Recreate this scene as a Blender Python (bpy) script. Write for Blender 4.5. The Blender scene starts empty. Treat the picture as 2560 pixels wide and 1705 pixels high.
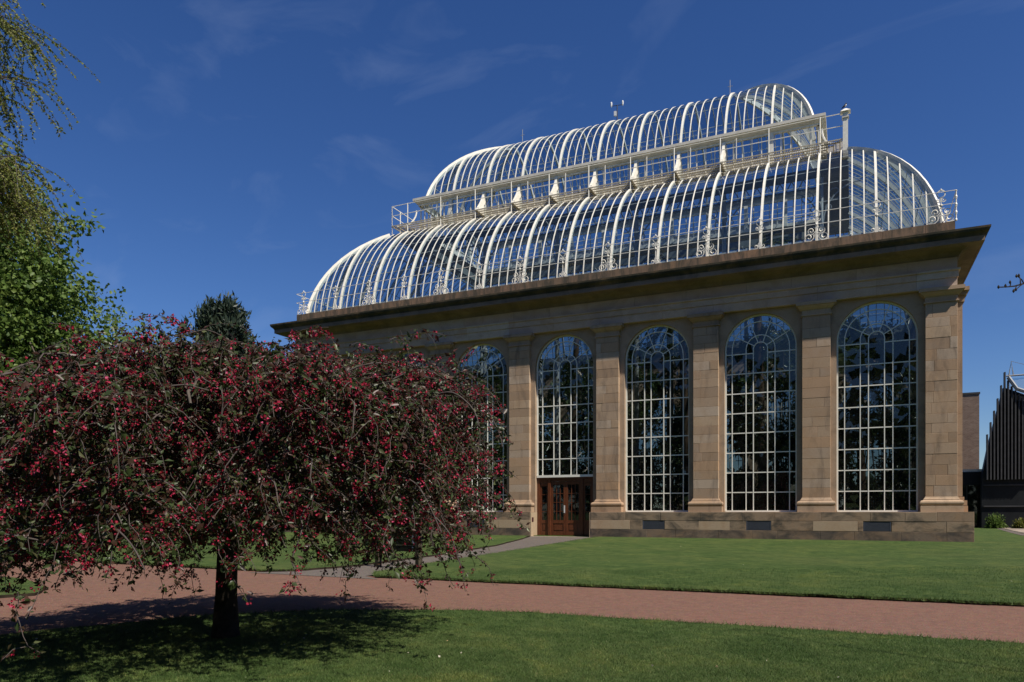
import bpy, bmesh, math, random
import numpy as np
from mathutils import Vector, Matrix, noise as noise_fn

random.seed(7)
rng = np.random.default_rng(11)
sc = bpy.context.scene
COL = sc.collection
R = math.radians

# ------------------------------------------------------------------ camera
cam_d = bpy.data.cameras.new('camera')
cam = bpy.data.objects.new('camera', cam_d)
COL.objects.link(cam)
CAM = (11.77, -30.78, 1.05)
cam.location = CAM
cam.rotation_euler = (R(90), 0, 0.433)
cam_d.sensor_width = 36.0
cam_d.lens = 36.0 * 1841 / 2560
cam_d.shift_y = (1280.5 - 852.5) / 2560
cam_d.clip_start = 0.1
cam_d.clip_end = 5000
sc.camera = cam

# ------------------------------------------------------------------ sky, sun, exposure
SUN_AZ, SUN_EL = R(69), R(51.5)      # azimuth from the front wall's normal towards +x
sun_dir = Vector((math.sin(SUN_AZ) * math.cos(SUN_EL), -math.cos(SUN_AZ) * math.cos(SUN_EL), math.sin(SUN_EL)))
world = bpy.data.worlds.new('World')
sc.world = world
world.use_nodes = True
wn, wl = world.node_tree.nodes, world.node_tree.links
wn.clear()
w_out = wn.new('ShaderNodeOutputWorld')
w_bg = wn.new('ShaderNodeBackground')
w_bg.inputs['Strength'].default_value = 0.067
sky = wn.new('ShaderNodeTexSky')
sky.sky_type = 'NISHITA'
sky.sun_disc = False
sky.sun_elevation = SUN_EL
sky.sun_rotation = math.atan2(sun_dir.x, sun_dir.y)
sky.altitude = 400
sky.air_density = 1.0
sky.dust_density = 0.4
sky.ozone_density = 6.0
tc = wn.new('ShaderNodeTexCoord')
mp = wn.new('ShaderNodeMapping')
mp.inputs['Rotation'].default_value = (R(18), R(-22), R(28))
mp.inputs['Scale'].default_value = (1.1, 4.6, 7.0)
nz = wn.new('ShaderNodeTexNoise')
nz.inputs['Scale'].default_value = 1.9
nz.inputs['Detail'].default_value = 9
nz.inputs['Roughness'].default_value = 0.56
nz.inputs['Distortion'].default_value = 0.9
ramp = wn.new('ShaderNodeValToRGB')
ramp.color_ramp.elements[0].position = 0.55
ramp.color_ramp.elements[1].position = 0.86
mulc = wn.new('ShaderNodeMath'); mulc.operation = 'MULTIPLY'; mulc.inputs[1].default_value = 0.13
gam = wn.new('ShaderNodeHueSaturation')
gam.inputs['Saturation'].default_value = 1.19
gam.inputs['Hue'].default_value = 0.512
mixc = wn.new('ShaderNodeMix'); mixc.data_type = 'RGBA'
mixc.inputs['B'].default_value = (4.6, 5.6, 7.6, 1)
wl.new(tc.outputs['Generated'], mp.inputs['Vector'])
wl.new(mp.outputs['Vector'], nz.inputs['Vector'])
wl.new(nz.outputs['Fac'], ramp.inputs['Fac'])
wl.new(ramp.outputs['Color'], mulc.inputs[0])
wl.new(sky.outputs['Color'], gam.inputs['Color'])
wl.new(gam.outputs['Color'], mixc.inputs['A'])
wl.new(mulc.outputs[0], mixc.inputs['Factor'])
wl.new(mixc.outputs['Result'], w_bg.inputs['Color'])
wl.new(w_bg.outputs['Background'], w_out.inputs['Surface'])

sun_d = bpy.data.lights.new('sun', 'SUN')
sun_d.energy = 4.8
sun_d.angle = R(0.53)
sun_d.color = (1.0, 0.93, 0.82)
sun = bpy.data.objects.new('sun', sun_d)
COL.objects.link(sun)
sun.location = (40, -20, 60)
sun.rotation_euler = sun_dir.to_track_quat('Z', 'Y').to_euler()

sc.view_settings.view_transform = 'Standard'
sc.view_settings.look = 'None'
sc.view_settings.exposure = 0.50
sc.view_settings.gamma = 1
sc.view_settings.use_curve_mapping = False
sc.render.engine = 'CYCLES'
sc.cycles.use_denoising = True
sc.cycles.max_bounces = 8
sc.cycles.diffuse_bounces = 3
sc.cycles.glossy_bounces = 3
sc.cycles.transmission_bounces = 4
sc.cycles.transparent_max_bounces = 24
sc.cycles.caustics_reflective = False
sc.cycles.caustics_refractive = False

# ------------------------------------------------------------------ materials
def new_mat(name):
    m = bpy.data.materials.new(name)
    m.use_nodes = True
    m.node_tree.nodes.clear()
    return m, m.node_tree.nodes, m.node_tree.links

def N(ns, t, **kw):
    n = ns.new(t)
    for k, v in kw.items():
        if k in n.inputs: n.inputs[k].default_value = v
        else: setattr(n, k, v)
    return n

def principled(ns, ls, rough=0.8, spec=0.3, metal=0.0):
    out = ns.new('ShaderNodeOutputMaterial')
    b = ns.new('ShaderNodeBsdfPrincipled')
    b.inputs['Roughness'].default_value = rough
    b.inputs['Specular IOR Level'].default_value = spec
    b.inputs['Metallic'].default_value = metal
    ls.new(b.outputs[0], out.inputs['Surface'])
    return b

def noise(ns, ls, scale, detail=4, rough=0.55, vec=None, coord='Object', stretch=None, dist=0.0):
    t = ns.new('ShaderNodeTexCoord') if vec is None else None
    src = t.outputs[coord] if vec is None else vec
    if stretch:
        mpn = ns.new('ShaderNodeMapping'); mpn.inputs['Scale'].default_value = stretch
        ls.new(src, mpn.inputs['Vector']); src = mpn.outputs['Vector']
    n = N(ns, 'ShaderNodeTexNoise', Scale=scale, Detail=detail, Roughness=rough, Distortion=dist)
    ls.new(src, n.inputs['Vector'])
    return n.outputs['Fac']

def rampn(ns, ls, fac, stops):
    r = ns.new('ShaderNodeValToRGB')
    el = r.color_ramp.elements
    while len(el) < len(stops): el.new(0.5)
    for e, (p, c) in zip(el, stops):
        e.position = p
        e.color = (*c, 1) if len(c) == 3 else c
    ls.new(fac, r.inputs['Fac'])
    return r.outputs['Color']

def mixrgb(ns, ls, fac, a, b, mode='MIX'):
    m = ns.new('ShaderNodeMix'); m.data_type = 'RGBA'; m.blend_type = mode
    for key, v in (('Factor', fac), ('A', a), ('B', b)):
        if isinstance(v, (int, float)): m.inputs[key].default_value = v
        elif isinstance(v, tuple): m.inputs[key].default_value = (*v, 1)
        else: ls.new(v, m.inputs[key])
    return m.outputs['Result']

def bump(ns, ls, b, h, strength=0.3, dist=0.02):
    n = N(ns, 'ShaderNodeBump', Strength=strength, Distance=dist)
    ls.new(h, n.inputs['Height'])
    ls.new(n.outputs['Normal'], b.inputs['Normal'])

def stone_mat(name, cols, dirt=None, dirt_range=(0.5, 0.65), dirt_scale=1.1, vary=1.0, streak=False):
    """sandstone: tint per block, soft clouding, pitted grain; dirt = soot or algae patches"""
    m, ns, ls = new_mat(name)
    b = principled(ns, ls, 0.9, 0.15)
    oi = ns.new('ShaderNodeObjectInfo')
    geo = ns.new('ShaderNodeNewGeometry')
    per = rampn(ns, ls, oi.outputs['Random'], [(i / (len(cols) - 1), c) for i, c in enumerate(cols)])
    add = ns.new('ShaderNodeVectorMath'); add.operation = 'ADD'
    scl = ns.new('ShaderNodeVectorMath'); scl.operation = 'SCALE'; scl.inputs['Scale'].default_value = 37.0
    comb = ns.new('ShaderNodeCombineXYZ')
    for i in range(3): ls.new(oi.outputs['Random'], comb.inputs[i])
    ls.new(comb.outputs[0], scl.inputs[0])
    ls.new(geo.outputs['Position'], add.inputs[0]); ls.new(scl.outputs[0], add.inputs[1])
    n1 = noise(ns, ls, 1.6, 5, 0.6, vec=add.outputs[0], dist=0.5)
    n2 = noise(ns, ls, 16, 5, 0.7, vec=geo.outputs['Position'], stretch=(1, 1, 3.2))
    c = mixrgb(ns, ls, rampn(ns, ls, n1, [(0.36, (0, 0, 0)), (0.66, (1, 1, 1))]), per, (0.33, 0.20, 0.105))
    mixf = ns.new('ShaderNodeMath'); mixf.operation = 'MULTIPLY'; mixf.inputs[1].default_value = 0.35 * vary
    c = mixrgb(ns, ls, mixf.outputs[0], per, c)
    ls.new(rampn(ns, ls, n1, [(0.40, (0, 0, 0)), (0.62, (1, 1, 1))]), mixf.inputs[0])
    c = mixrgb(ns, ls, 0.42, c, rampn(ns, ls, n2, [(0.3, (0.5, 0.47, 0.44)), (0.7, (1.1, 1.08, 1.05))]), 'MULTIPLY')
    if dirt:
        n3 = noise(ns, ls, dirt_scale, 7, 0.66, vec=geo.outputs['Position'],
                   stretch=(1.6, 1.6, 0.35) if streak else (1, 1, 1.6), dist=0.6)
        c = mixrgb(ns, ls, rampn(ns, ls, n3, [(dirt_range[0], (0, 0, 0)), (dirt_range[1], (0.88, 0.88, 0.88))]), c, dirt)
    ls.new(c, b.inputs['Base Color'])
    nb = noise(ns, ls, 60, 6, 0.7, vec=geo.outputs['Position'])
    bump(ns, ls, b, nb, 0.5, 0.01)
    return m

SAND = [(0.44, 0.315, 0.215), (0.38, 0.282, 0.202), (0.46, 0.34, 0.235), (0.33, 0.232, 0.158), (0.46, 0.37, 0.29), (0.41, 0.275, 0.175), (0.36, 0.27, 0.20)]
M = {}
M['stone'] = stone_mat('sandstone', SAND, (0.12, 0.092, 0.072), (0.52, 0.76), 1.1, streak=True)
M['corona'] = stone_mat('dirty_shaded_sandstone', [(0.24, 0.18, 0.14), (0.27, 0.20, 0.155), (0.22, 0.165, 0.13)], (0.11, 0.088, 0.068), (0.42, 0.7), 0.9)  # base darkened: soffit shade put into the colour; patches are dirt
M['frieze'] = stone_mat('weathered_lit_sandstone', [(0.54, 0.40, 0.30), (0.49, 0.365, 0.28), (0.56, 0.41, 0.305), (0.50, 0.355, 0.265), (0.56, 0.46, 0.37)], (0.30, 0.225, 0.175), (0.50, 0.78), 0.8)  # base lightened: bounce light under the cornice put into the colour; patches are weathering
M['stone_wall'] = stone_mat('sandstone_wall', [(0.39, 0.29, 0.21), (0.37, 0.275, 0.195)], (0.15, 0.12, 0.09), (0.5, 0.75), 0.8)
M['plinth'] = stone_mat('sooty_sandstone', [(0.29, 0.21, 0.145), (0.27, 0.20, 0.14), (0.24, 0.185, 0.13), (0.31, 0.235, 0.165), (0.26, 0.185, 0.13)],
                        (0.05, 0.047, 0.04), (0.45, 0.65), 1.3)
M['plinth_low'] = stone_mat('damp_sandstone', [(0.20, 0.15, 0.11), (0.18, 0.14, 0.105), (0.19, 0.145, 0.11)], (0.045, 0.042, 0.04), (0.40, 0.64), 1.2)
M['plinth_clean'] = stone_mat('replaced_sandstone', [(0.42, 0.32, 0.225), (0.38, 0.295, 0.20)], None)
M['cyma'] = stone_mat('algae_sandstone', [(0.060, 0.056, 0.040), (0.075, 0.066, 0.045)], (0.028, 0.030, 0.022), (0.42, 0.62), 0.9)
M['parapet'] = stone_mat('stained_sandstone', [(0.24, 0.155, 0.105), (0.20, 0.14, 0.095), (0.26, 0.175, 0.12)], (0.075, 0.066, 0.05), (0.42, 0.60), 2.2, streak=True)
M['mortar'] = stone_mat('mortar', [(0.15, 0.12, 0.09), (0.15, 0.12, 0.09)])

def simple_mat(name, col, rough=0.6, spec=0.3, nscale=8, amt=0.25, bumpd=0.0, metal=0.0, col2=None):
    m, ns, ls = new_mat(name)
    b = principled(ns, ls, rough, spec, metal)
    geo = ns.new('ShaderNodeNewGeometry')
    n = noise(ns, ls, nscale, 5, 0.6, vec=geo.outputs['Position'])
    dark = col2 or tuple(c * (1 - amt) for c in col)
    ls.new(rampn(ns, ls, n, [(0.32, dark), (0.68, col)]), b.inputs['Base Color'])
    if bumpd: bump(ns, ls, b, n, 0.5, bumpd)
    return m

M['white'] = simple_mat('white_paint', (0.80, 0.77, 0.68), 0.45, 0.4, 5, 0.10, col2=(0.70, 0.66, 0.56))
M['bar'] = simple_mat('white_window_paint', (0.74, 0.73, 0.66), 0.5, 0.35, 6, 0.10)
M['grating'] = simple_mat('painted_grating', (0.50, 0.45, 0.34), 0.6, 0.3, 9, 0.35)
M['fascia'] = simple_mat('grey_white_gutter', (0.66, 0.62, 0.53), 0.5, 0.3, 3, 0.22)
M['panel'] = simple_mat('pale_upstand', (0.60, 0.60, 0.58), 0.5, 0.3, 3, 0.2)
M['iron'] = simple_mat('dark_green_iron', (0.16, 0.18, 0.165), 0.5, 0.4, 4, 0.3)
M['castiron'] = simple_mat('pale_cast_iron', (0.42, 0.43, 0.42), 0.5, 0.4, 4, 0.2)
M['grille'] = simple_mat('blue_grey_grille', (0.075, 0.085, 0.115), 0.5, 0.4, 10, 0.25)
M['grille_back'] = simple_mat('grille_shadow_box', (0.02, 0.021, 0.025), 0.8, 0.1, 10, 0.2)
M['soil'] = simple_mat('dark_soil', (0.035, 0.026, 0.018), 0.95, 0.1, 7, 0.5, 0.03)
M['steel'] = simple_mat('grey_steel', (0.30, 0.31, 0.32), 0.5, 0.4, 4, 0.2)
M['concrete'] = simple_mat('shaded_concrete', (0.06, 0.06, 0.064), 0.8, 0.2, 3, 0.3)  # shade over the right-hand buildings put into the concrete's colour
M['black'] = simple_mat('black_plastic', (0.02, 0.02, 0.02), 0.5, 0.3, 4, 0.2)
M['pale_plastic'] = simple_mat('pale_plastic', (0.7, 0.7, 0.68), 0.4, 0.4, 4, 0.1)
M['step'] = simple_mat('door_step_stone', (0.40, 0.34, 0.27), 0.85, 0.2, 6, 0.3, 0.01)
M['plaque'] = simple_mat('dark_red_plaque', (0.06, 0.022, 0.024), 0.4, 0.4, 6, 0.2)
M['letter'] = simple_mat('white_lettering', (0.75, 0.75, 0.70), 0.6, 0.2, 6, 0.1)
M['sign'] = simple_mat('dark_green_plank', (0.022, 0.026, 0.016), 0.7, 0.15, 6, 0.3)
M['sign_edge'] = simple_mat('worn_plank_edge', (0.26, 0.27, 0.16), 0.7, 0.2, 6, 0.3)
M['post'] = simple_mat('weathered_post', (0.075, 0.062, 0.042), 0.85, 0.15, 20, 0.4, 0.01)
M['feather_dark'] = simple_mat('dark_feathers', (0.035, 0.037, 0.045), 0.7, 0.2, 30, 0.3)
M['feather_white'] = simple_mat('white_feathers', (0.7, 0.7, 0.68), 0.7, 0.2, 30, 0.1)
M['copper'] = simple_mat('green_ridge_lead', (0.16, 0.27, 0.24), 0.6, 0.3, 4, 0.25)

def wood_mat():
    m, ns, ls = new_mat('varnished_wood')
    b = principled(ns, ls, 0.35, 0.5)
    geo = ns.new('ShaderNodeNewGeometry')
    n = noise(ns, ls, 9, 6, 0.6, vec=geo.outputs['Position'], stretch=(6, 6, 0.5), dist=0.4)
    ls.new(rampn(ns, ls, n, [(0.3, (0.055, 0.017, 0.008)), (0.7, (0.15, 0.046, 0.018))]), b.inputs['Base Color'])
    return m
M['wood'] = wood_mat()

def glass_mat(name, tint, refl=1.0, rough=0.0, dirt=0.06):
    """thin window glass: clear body, mirror reflection by angle, faint film of dirt"""
    m, ns, ls = new_mat(name)
    out = ns.new('ShaderNodeOutputMaterial')
    tr = N(ns, 'ShaderNodeBsdfTransparent', Color=(*tint, 1))
    gl = N(ns, 'ShaderNodeBsdfGlossy', Roughness=rough)
    df = N(ns, 'ShaderNodeBsdfDiffuse', Color=(0.35, 0.36, 0.34, 1))
    fr = N(ns, 'ShaderNodeLayerWeight', Blend=0.5)      # same from both sides of a thin pane
    pw = N(ns, 'ShaderNodeMath', operation='POWER'); pw.inputs[1].default_value = 5.0
    ma = N(ns, 'ShaderNodeMath', operation='MULTIPLY_ADD'); ma.inputs[1].default_value = 0.86; ma.inputs[2].default_value = 0.055
    ls.new(fr.outputs['Facing'], pw.inputs[0]); ls.new(pw.outputs[0], ma.inputs[0])
    mul = N(ns, 'ShaderNodeMath', operation='MULTIPLY'); mul.inputs[1].default_value = refl
    mul.use_clamp = True
    ls.new(ma.outputs[0], mul.inputs[0])
    m0 = ns.new('ShaderNodeMixShader'); m1 = ns.new('ShaderNodeMixShader')
    geo = ns.new('ShaderNodeNewGeometry')
    n = noise(ns, ls, 2.5, 5, 0.6, vec=geo.outputs['Position'])
    ls.new(rampn(ns, ls, n, [(0.35, (0, 0, 0)), (0.75, (dirt * 2, dirt * 2, dirt * 2))]), m0.inputs[0])
    ls.new(tr.outputs[0], m0.inputs[1]); ls.new(df.outputs[0], m0.inputs[2])
    ls.new(mul.outputs[0], m1.inputs[0]); ls.new(m0.outputs[0], m1.inputs[1]); ls.new(gl.outputs[0], m1.inputs[2])
    ls.new(m1.outputs[0], out.inputs['Surface'])
    return m
M['glass'] = glass_mat('window_glass', (0.40, 0.44, 0.44), 1.25, 0.0, 0.012)
M['roof_glass'] = glass_mat('roof_glass', (0.70, 0.78, 0.83), 1.5, 0.01, 0.012)
M['dark_glass'] = glass_mat('shaded_glass', (0.22, 0.25, 0.27), 1.2, 0.02, 0.03)

def leaf_mat(name, stops, trans=0.35, rough=0.5, spec=0.3):
    m, ns, ls = new_mat(name)
    out = ns.new('ShaderNodeOutputMaterial')
    geo = ns.new('ShaderNodeNewGeometry')
    c = rampn(ns, ls, geo.outputs['Random Per Island'], stops)
    b = ns.new('ShaderNodeBsdfPrincipled')
    b.inputs['Roughness'].default_value = rough
    b.inputs['Specular IOR Level'].default_value = spec
    t = ns.new('ShaderNodeBsdfTranslucent')
    mx = ns.new('ShaderNodeMixShader'); mx.inputs[0].default_value = trans
    ls.new(c, b.inputs['Base Color']); ls.new(c, t.inputs['Color'])
    ls.new(b.outputs[0], mx.inputs[1]); ls.new(t.outputs[0], mx.inputs[2])
    ls.new(mx.outputs[0], out.inputs['Surface'])
    return m
M['crab_leaf'] = leaf_mat('crab_apple_leaf', [(0.0, (0.030, 0.050, 0.015)), (0.38, (0.055, 0.078, 0.024)), (0.48, (0.060, 0.035, 0.022)),
                                             (0.72, (0.085, 0.034, 0.026)), (0.86, (0.045, 0.030, 0.020)), (1.0, (0.12, 0.14, 0.055))], 0.38, 0.42, 0.4)
M['crab_flower'] = leaf_mat('crimson_blossom', [(0.0, (0.19, 0.008, 0.022)), (0.55, (0.31, 0.014, 0.040)), (0.88, (0.42, 0.035, 0.085)), (1.0, (0.56, 0.11, 0.21))], 0.3, 0.6, 0.15)
M['birch_leaf'] = leaf_mat('birch_leaf', [(0, (0.12, 0.17, 0.035)), (0.5, (0.19, 0.225, 0.05)), (1, (0.27, 0.26, 0.07))], 0.45)
M['maple_leaf'] = leaf_mat('fresh_green_leaf', [(0, (0.052, 0.098, 0.020)), (0.5, (0.10, 0.165, 0.034)), (1, (0.165, 0.23, 0.052))], 0.42)
M['hedge_leaf'] = leaf_mat('bright_green_leaf', [(0, (0.08, 0.13, 0.025)), (0.5, (0.13, 0.19, 0.04)), (1, (0.18, 0.22, 0.05))], 0.4)
M['needle'] = leaf_mat('conifer_needles', [(0, (0.016, 0.028, 0.018)), (0.6, (0.026, 0.042, 0.026)), (1, (0.042, 0.058, 0.034))], 0.1)
M['palm_leaf'] = leaf_mat('palm_leaf', [(0, (0.03, 0.055, 0.016)), (0.6, (0.06, 0.09, 0.025)), (1, (0.12, 0.12, 0.045))], 0.3)
M['indoor_leaf'] = leaf_mat('glossy_indoor_leaf', [(0, (0.018, 0.035, 0.010)), (0.6, (0.035, 0.06, 0.016)), (1, (0.07, 0.095, 0.03))], 0.25, 0.3, 0.5)
M['yellow_leaf'] = leaf_mat('golden_shrub_leaf', [(0, (0.08, 0.10, 0.015)), (0.6, (0.16, 0.17, 0.03)), (1, (0.22, 0.22, 0.05))], 0.35)
M['grass_blade'] = leaf_mat('grass_blade', [(0, (0.048, 0.090, 0.021)), (0.5, (0.082, 0.138, 0.036)), (0.92, (0.12, 0.168, 0.054)), (1.0, (0.19, 0.19, 0.08))], 0.35, 0.6, 0.2)
M['petal'] = leaf_mat('fallen_petal', [(0, (0.55, 0.5, 0.4)), (0.7, (0.6, 0.55, 0.45)), (1, (0.5, 0.3, 0.12))], 0.2)
M['bark'] = simple_mat('dark_bark', (0.050, 0.040, 0.032), 0.9, 0.1, 14, 0.55, 0.03)
M['twig'] = simple_mat('grey_twig', (0.090, 0.073, 0.067), 0.8, 0.15, 9, 0.4)
M['greybark'] = simple_mat('grey_bark', (0.10, 0.085, 0.07), 0.9, 0.1, 10, 0.4, 0.02)
M['palm_bark'] = simple_mat('palm_trunk', (0.10, 0.065, 0.045), 0.9, 0.1, 12, 0.5, 0.03)

def grass_mat():
    m, ns, ls = new_mat('mown_grass')
    b = principled(ns, ls, 0.85, 0.12)
    geo = ns.new('ShaderNodeNewGeometry')
    pos = geo.outputs['Position']
    n1 = noise(ns, ls, 0.35, 4, 0.6, vec=pos)
    n2 = noise(ns, ls, 4.5, 6, 0.72, vec=pos)
    n3 = noise(ns, ls, 46, 4, 0.75, vec=pos)
    n5 = noise(ns, ls, 1.3, 5, 0.65, vec=pos, dist=0.8)
    c = rampn(ns, ls, n2, [(0.30, (0.038, 0.070, 0.018)), (0.5, (0.064, 0.104, 0.029)), (0.70, (0.098, 0.138, 0.046))])
    c = mixrgb(ns, ls, rampn(ns, ls, n1, [(0.42, (0, 0, 0)), (0.72, (0.5, 0.5, 0.5))]), c, (0.11, 0.13, 0.045))
    c = mixrgb(ns, ls, 0.8, c, rampn(ns, ls, n5, [(0.34, (0.62, 0.72, 0.62)), (0.52, (1, 1, 1)), (0.68, (1.5, 1.25, 1.1))]), 'MULTIPLY')
    c = mixrgb(ns, ls, 0.75, c, rampn(ns, ls, n3, [(0.3, (0.42, 0.45, 0.40)), (0.7, (1.25, 1.22, 1.15))]), 'MULTIPLY')
    ls.new(c, b.inputs['Base Color'])
    n4 = noise(ns, ls, 30, 5, 0.8, vec=pos)
    bump(ns, ls, b, n4, 0.9, 0.05)
    return m
M['grass'] = grass_mat()
def blade_variation():
    m = M['grass_blade']; ns, ls = m.node_tree.nodes, m.node_tree.links
    rampnode = [n for n in ns if n.bl_idname == 'ShaderNodeValToRGB'][0]
    geo = [n for n in ns if n.bl_idname == 'ShaderNodeNewGeometry'][0]
    n5 = noise(ns, ls, 1.3, 5, 0.65, vec=geo.outputs['Position'], dist=0.8)
    n6 = noise(ns, ls, 5.5, 5, 0.7, vec=geo.outputs['Position'])
    c = mixrgb(ns, ls, 1.0, rampnode.outputs['Color'], rampn(ns, ls, n5, [(0.34, (0.62, 0.72, 0.62)), (0.52, (1, 1, 1)), (0.68, (1.5, 1.25, 1.1))]), 'MULTIPLY')
    c = mixrgb(ns, ls, 1.0, c, rampn(ns, ls, n6, [(0.34, (0.66, 0.70, 0.66)), (0.5, (1, 1, 1)), (0.68, (1.35, 1.28, 1.2))]), 'MULTIPLY')
    for n in ns:
        if n.bl_idname == 'ShaderNodeBsdfPrincipled': ls.new(c, n.inputs['Base Color'])
        if n.bl_idname == 'ShaderNodeBsdfTranslucent': ls.new(c, n.inputs['Color'])
blade_variation()

def gravel_mat(name, c0, c1, c2, patch):
    m, ns, ls = new_mat(name)
    b = principled(ns, ls, 0.92, 0.12)
    geo = ns.new('ShaderNodeNewGeometry')
    pos = geo.outputs['Position']
    n1 = noise(ns, ls, 0.8, 5, 0.6, vec=pos)
    n2 = noise(ns, ls, 70, 3, 0.8, vec=pos)
    vor = N(ns, 'ShaderNodeTexVoronoi', Scale=90.0)
    ls.new(pos, vor.inputs['Vector'])
    c = rampn(ns, ls, n2, [(0.3, c0), (0.5, c1), (0.72, c2)])
    c = mixrgb(ns, ls, rampn(ns, ls, n1, [(0.4, (0, 0, 0)), (0.7, (0.5, 0.5, 0.5))]), c, patch)
    c = mixrgb(ns, ls, 0.3, c, vor.outputs['Color'], 'SOFT_LIGHT')
    n6 = noise(ns, ls, 7, 6, 0.7, vec=pos)
    c = mixrgb(ns, ls, 0.6, c, rampn(ns, ls, n6, [(0.34, (0.70, 0.70, 0.72)), (0.5, (1, 1, 1)), (0.68, (1.2, 1.18, 1.15))]), 'MULTIPLY')
    ls.new(c, b.inputs['Base Color'])
    bump(ns, ls, b, vor.outputs['Distance'], 0.5, 0.008)
    return m
M['red_gravel'] = gravel_mat('red_gravel', (0.120, 0.064, 0.045), (0.155, 0.085, 0.062), (0.195, 0.115, 0.088), (0.135, 0.080, 0.063))
M['grey_path'] = gravel_mat('grey_asphalt', (0.095, 0.08, 0.07), (0.12, 0.102, 0.09), (0.15, 0.13, 0.115), (0.10, 0.086, 0.076))

def brick_mat():
    m, ns, ls = new_mat('brown_brick')
    b = principled(ns, ls, 0.9, 0.12)
    geo = ns.new('ShaderNodeNewGeometry')
    sep = ns.new('ShaderNodeSeparateXYZ'); comb = ns.new('ShaderNodeCombineXYZ')
    addn = N(ns, 'ShaderNodeMath', operation='ADD')
    ls.new(geo.outputs['Position'], sep.inputs[0])
    ls.new(sep.outputs['X'], addn.inputs[0]); ls.new(sep.outputs['Y'], addn.inputs[1])
    ls.new(addn.outputs[0], comb.inputs['X']); ls.new(sep.outputs['Z'], comb.inputs['Y'])
    br = N(ns, 'ShaderNodeTexBrick', Scale=1.0)
    br.inputs['Brick Width'].default_value = 0.225
    br.inputs['Row Height'].default_value = 0.075
    br.inputs['Mortar Size'].default_value = 0.01
    br.inputs['Color1'].default_value = (0.17, 0.105, 0.075, 1)
    br.inputs['Color2'].default_value = (0.25, 0.165, 0.12, 1)
    br.inputs['Mortar'].default_value = (0.24, 0.21, 0.18, 1)
    ls.new(comb.outputs[0], br.inputs['Vector'])
    n = noise(ns, ls, 0.6, 5, 0.6, vec=geo.outputs['Position'], stretch=(1, 1, 3))
    c = mixrgb(ns, ls, 0.5, br.outputs['Color'], rampn(ns, ls, n, [(0.35, (0.55, 0.5, 0.5)), (0.65, (1, 1, 1))]), 'MULTIPLY')
    ls.new(c, b.inputs['Base Color'])
    return m
M['brick'] = brick_mat()

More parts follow.
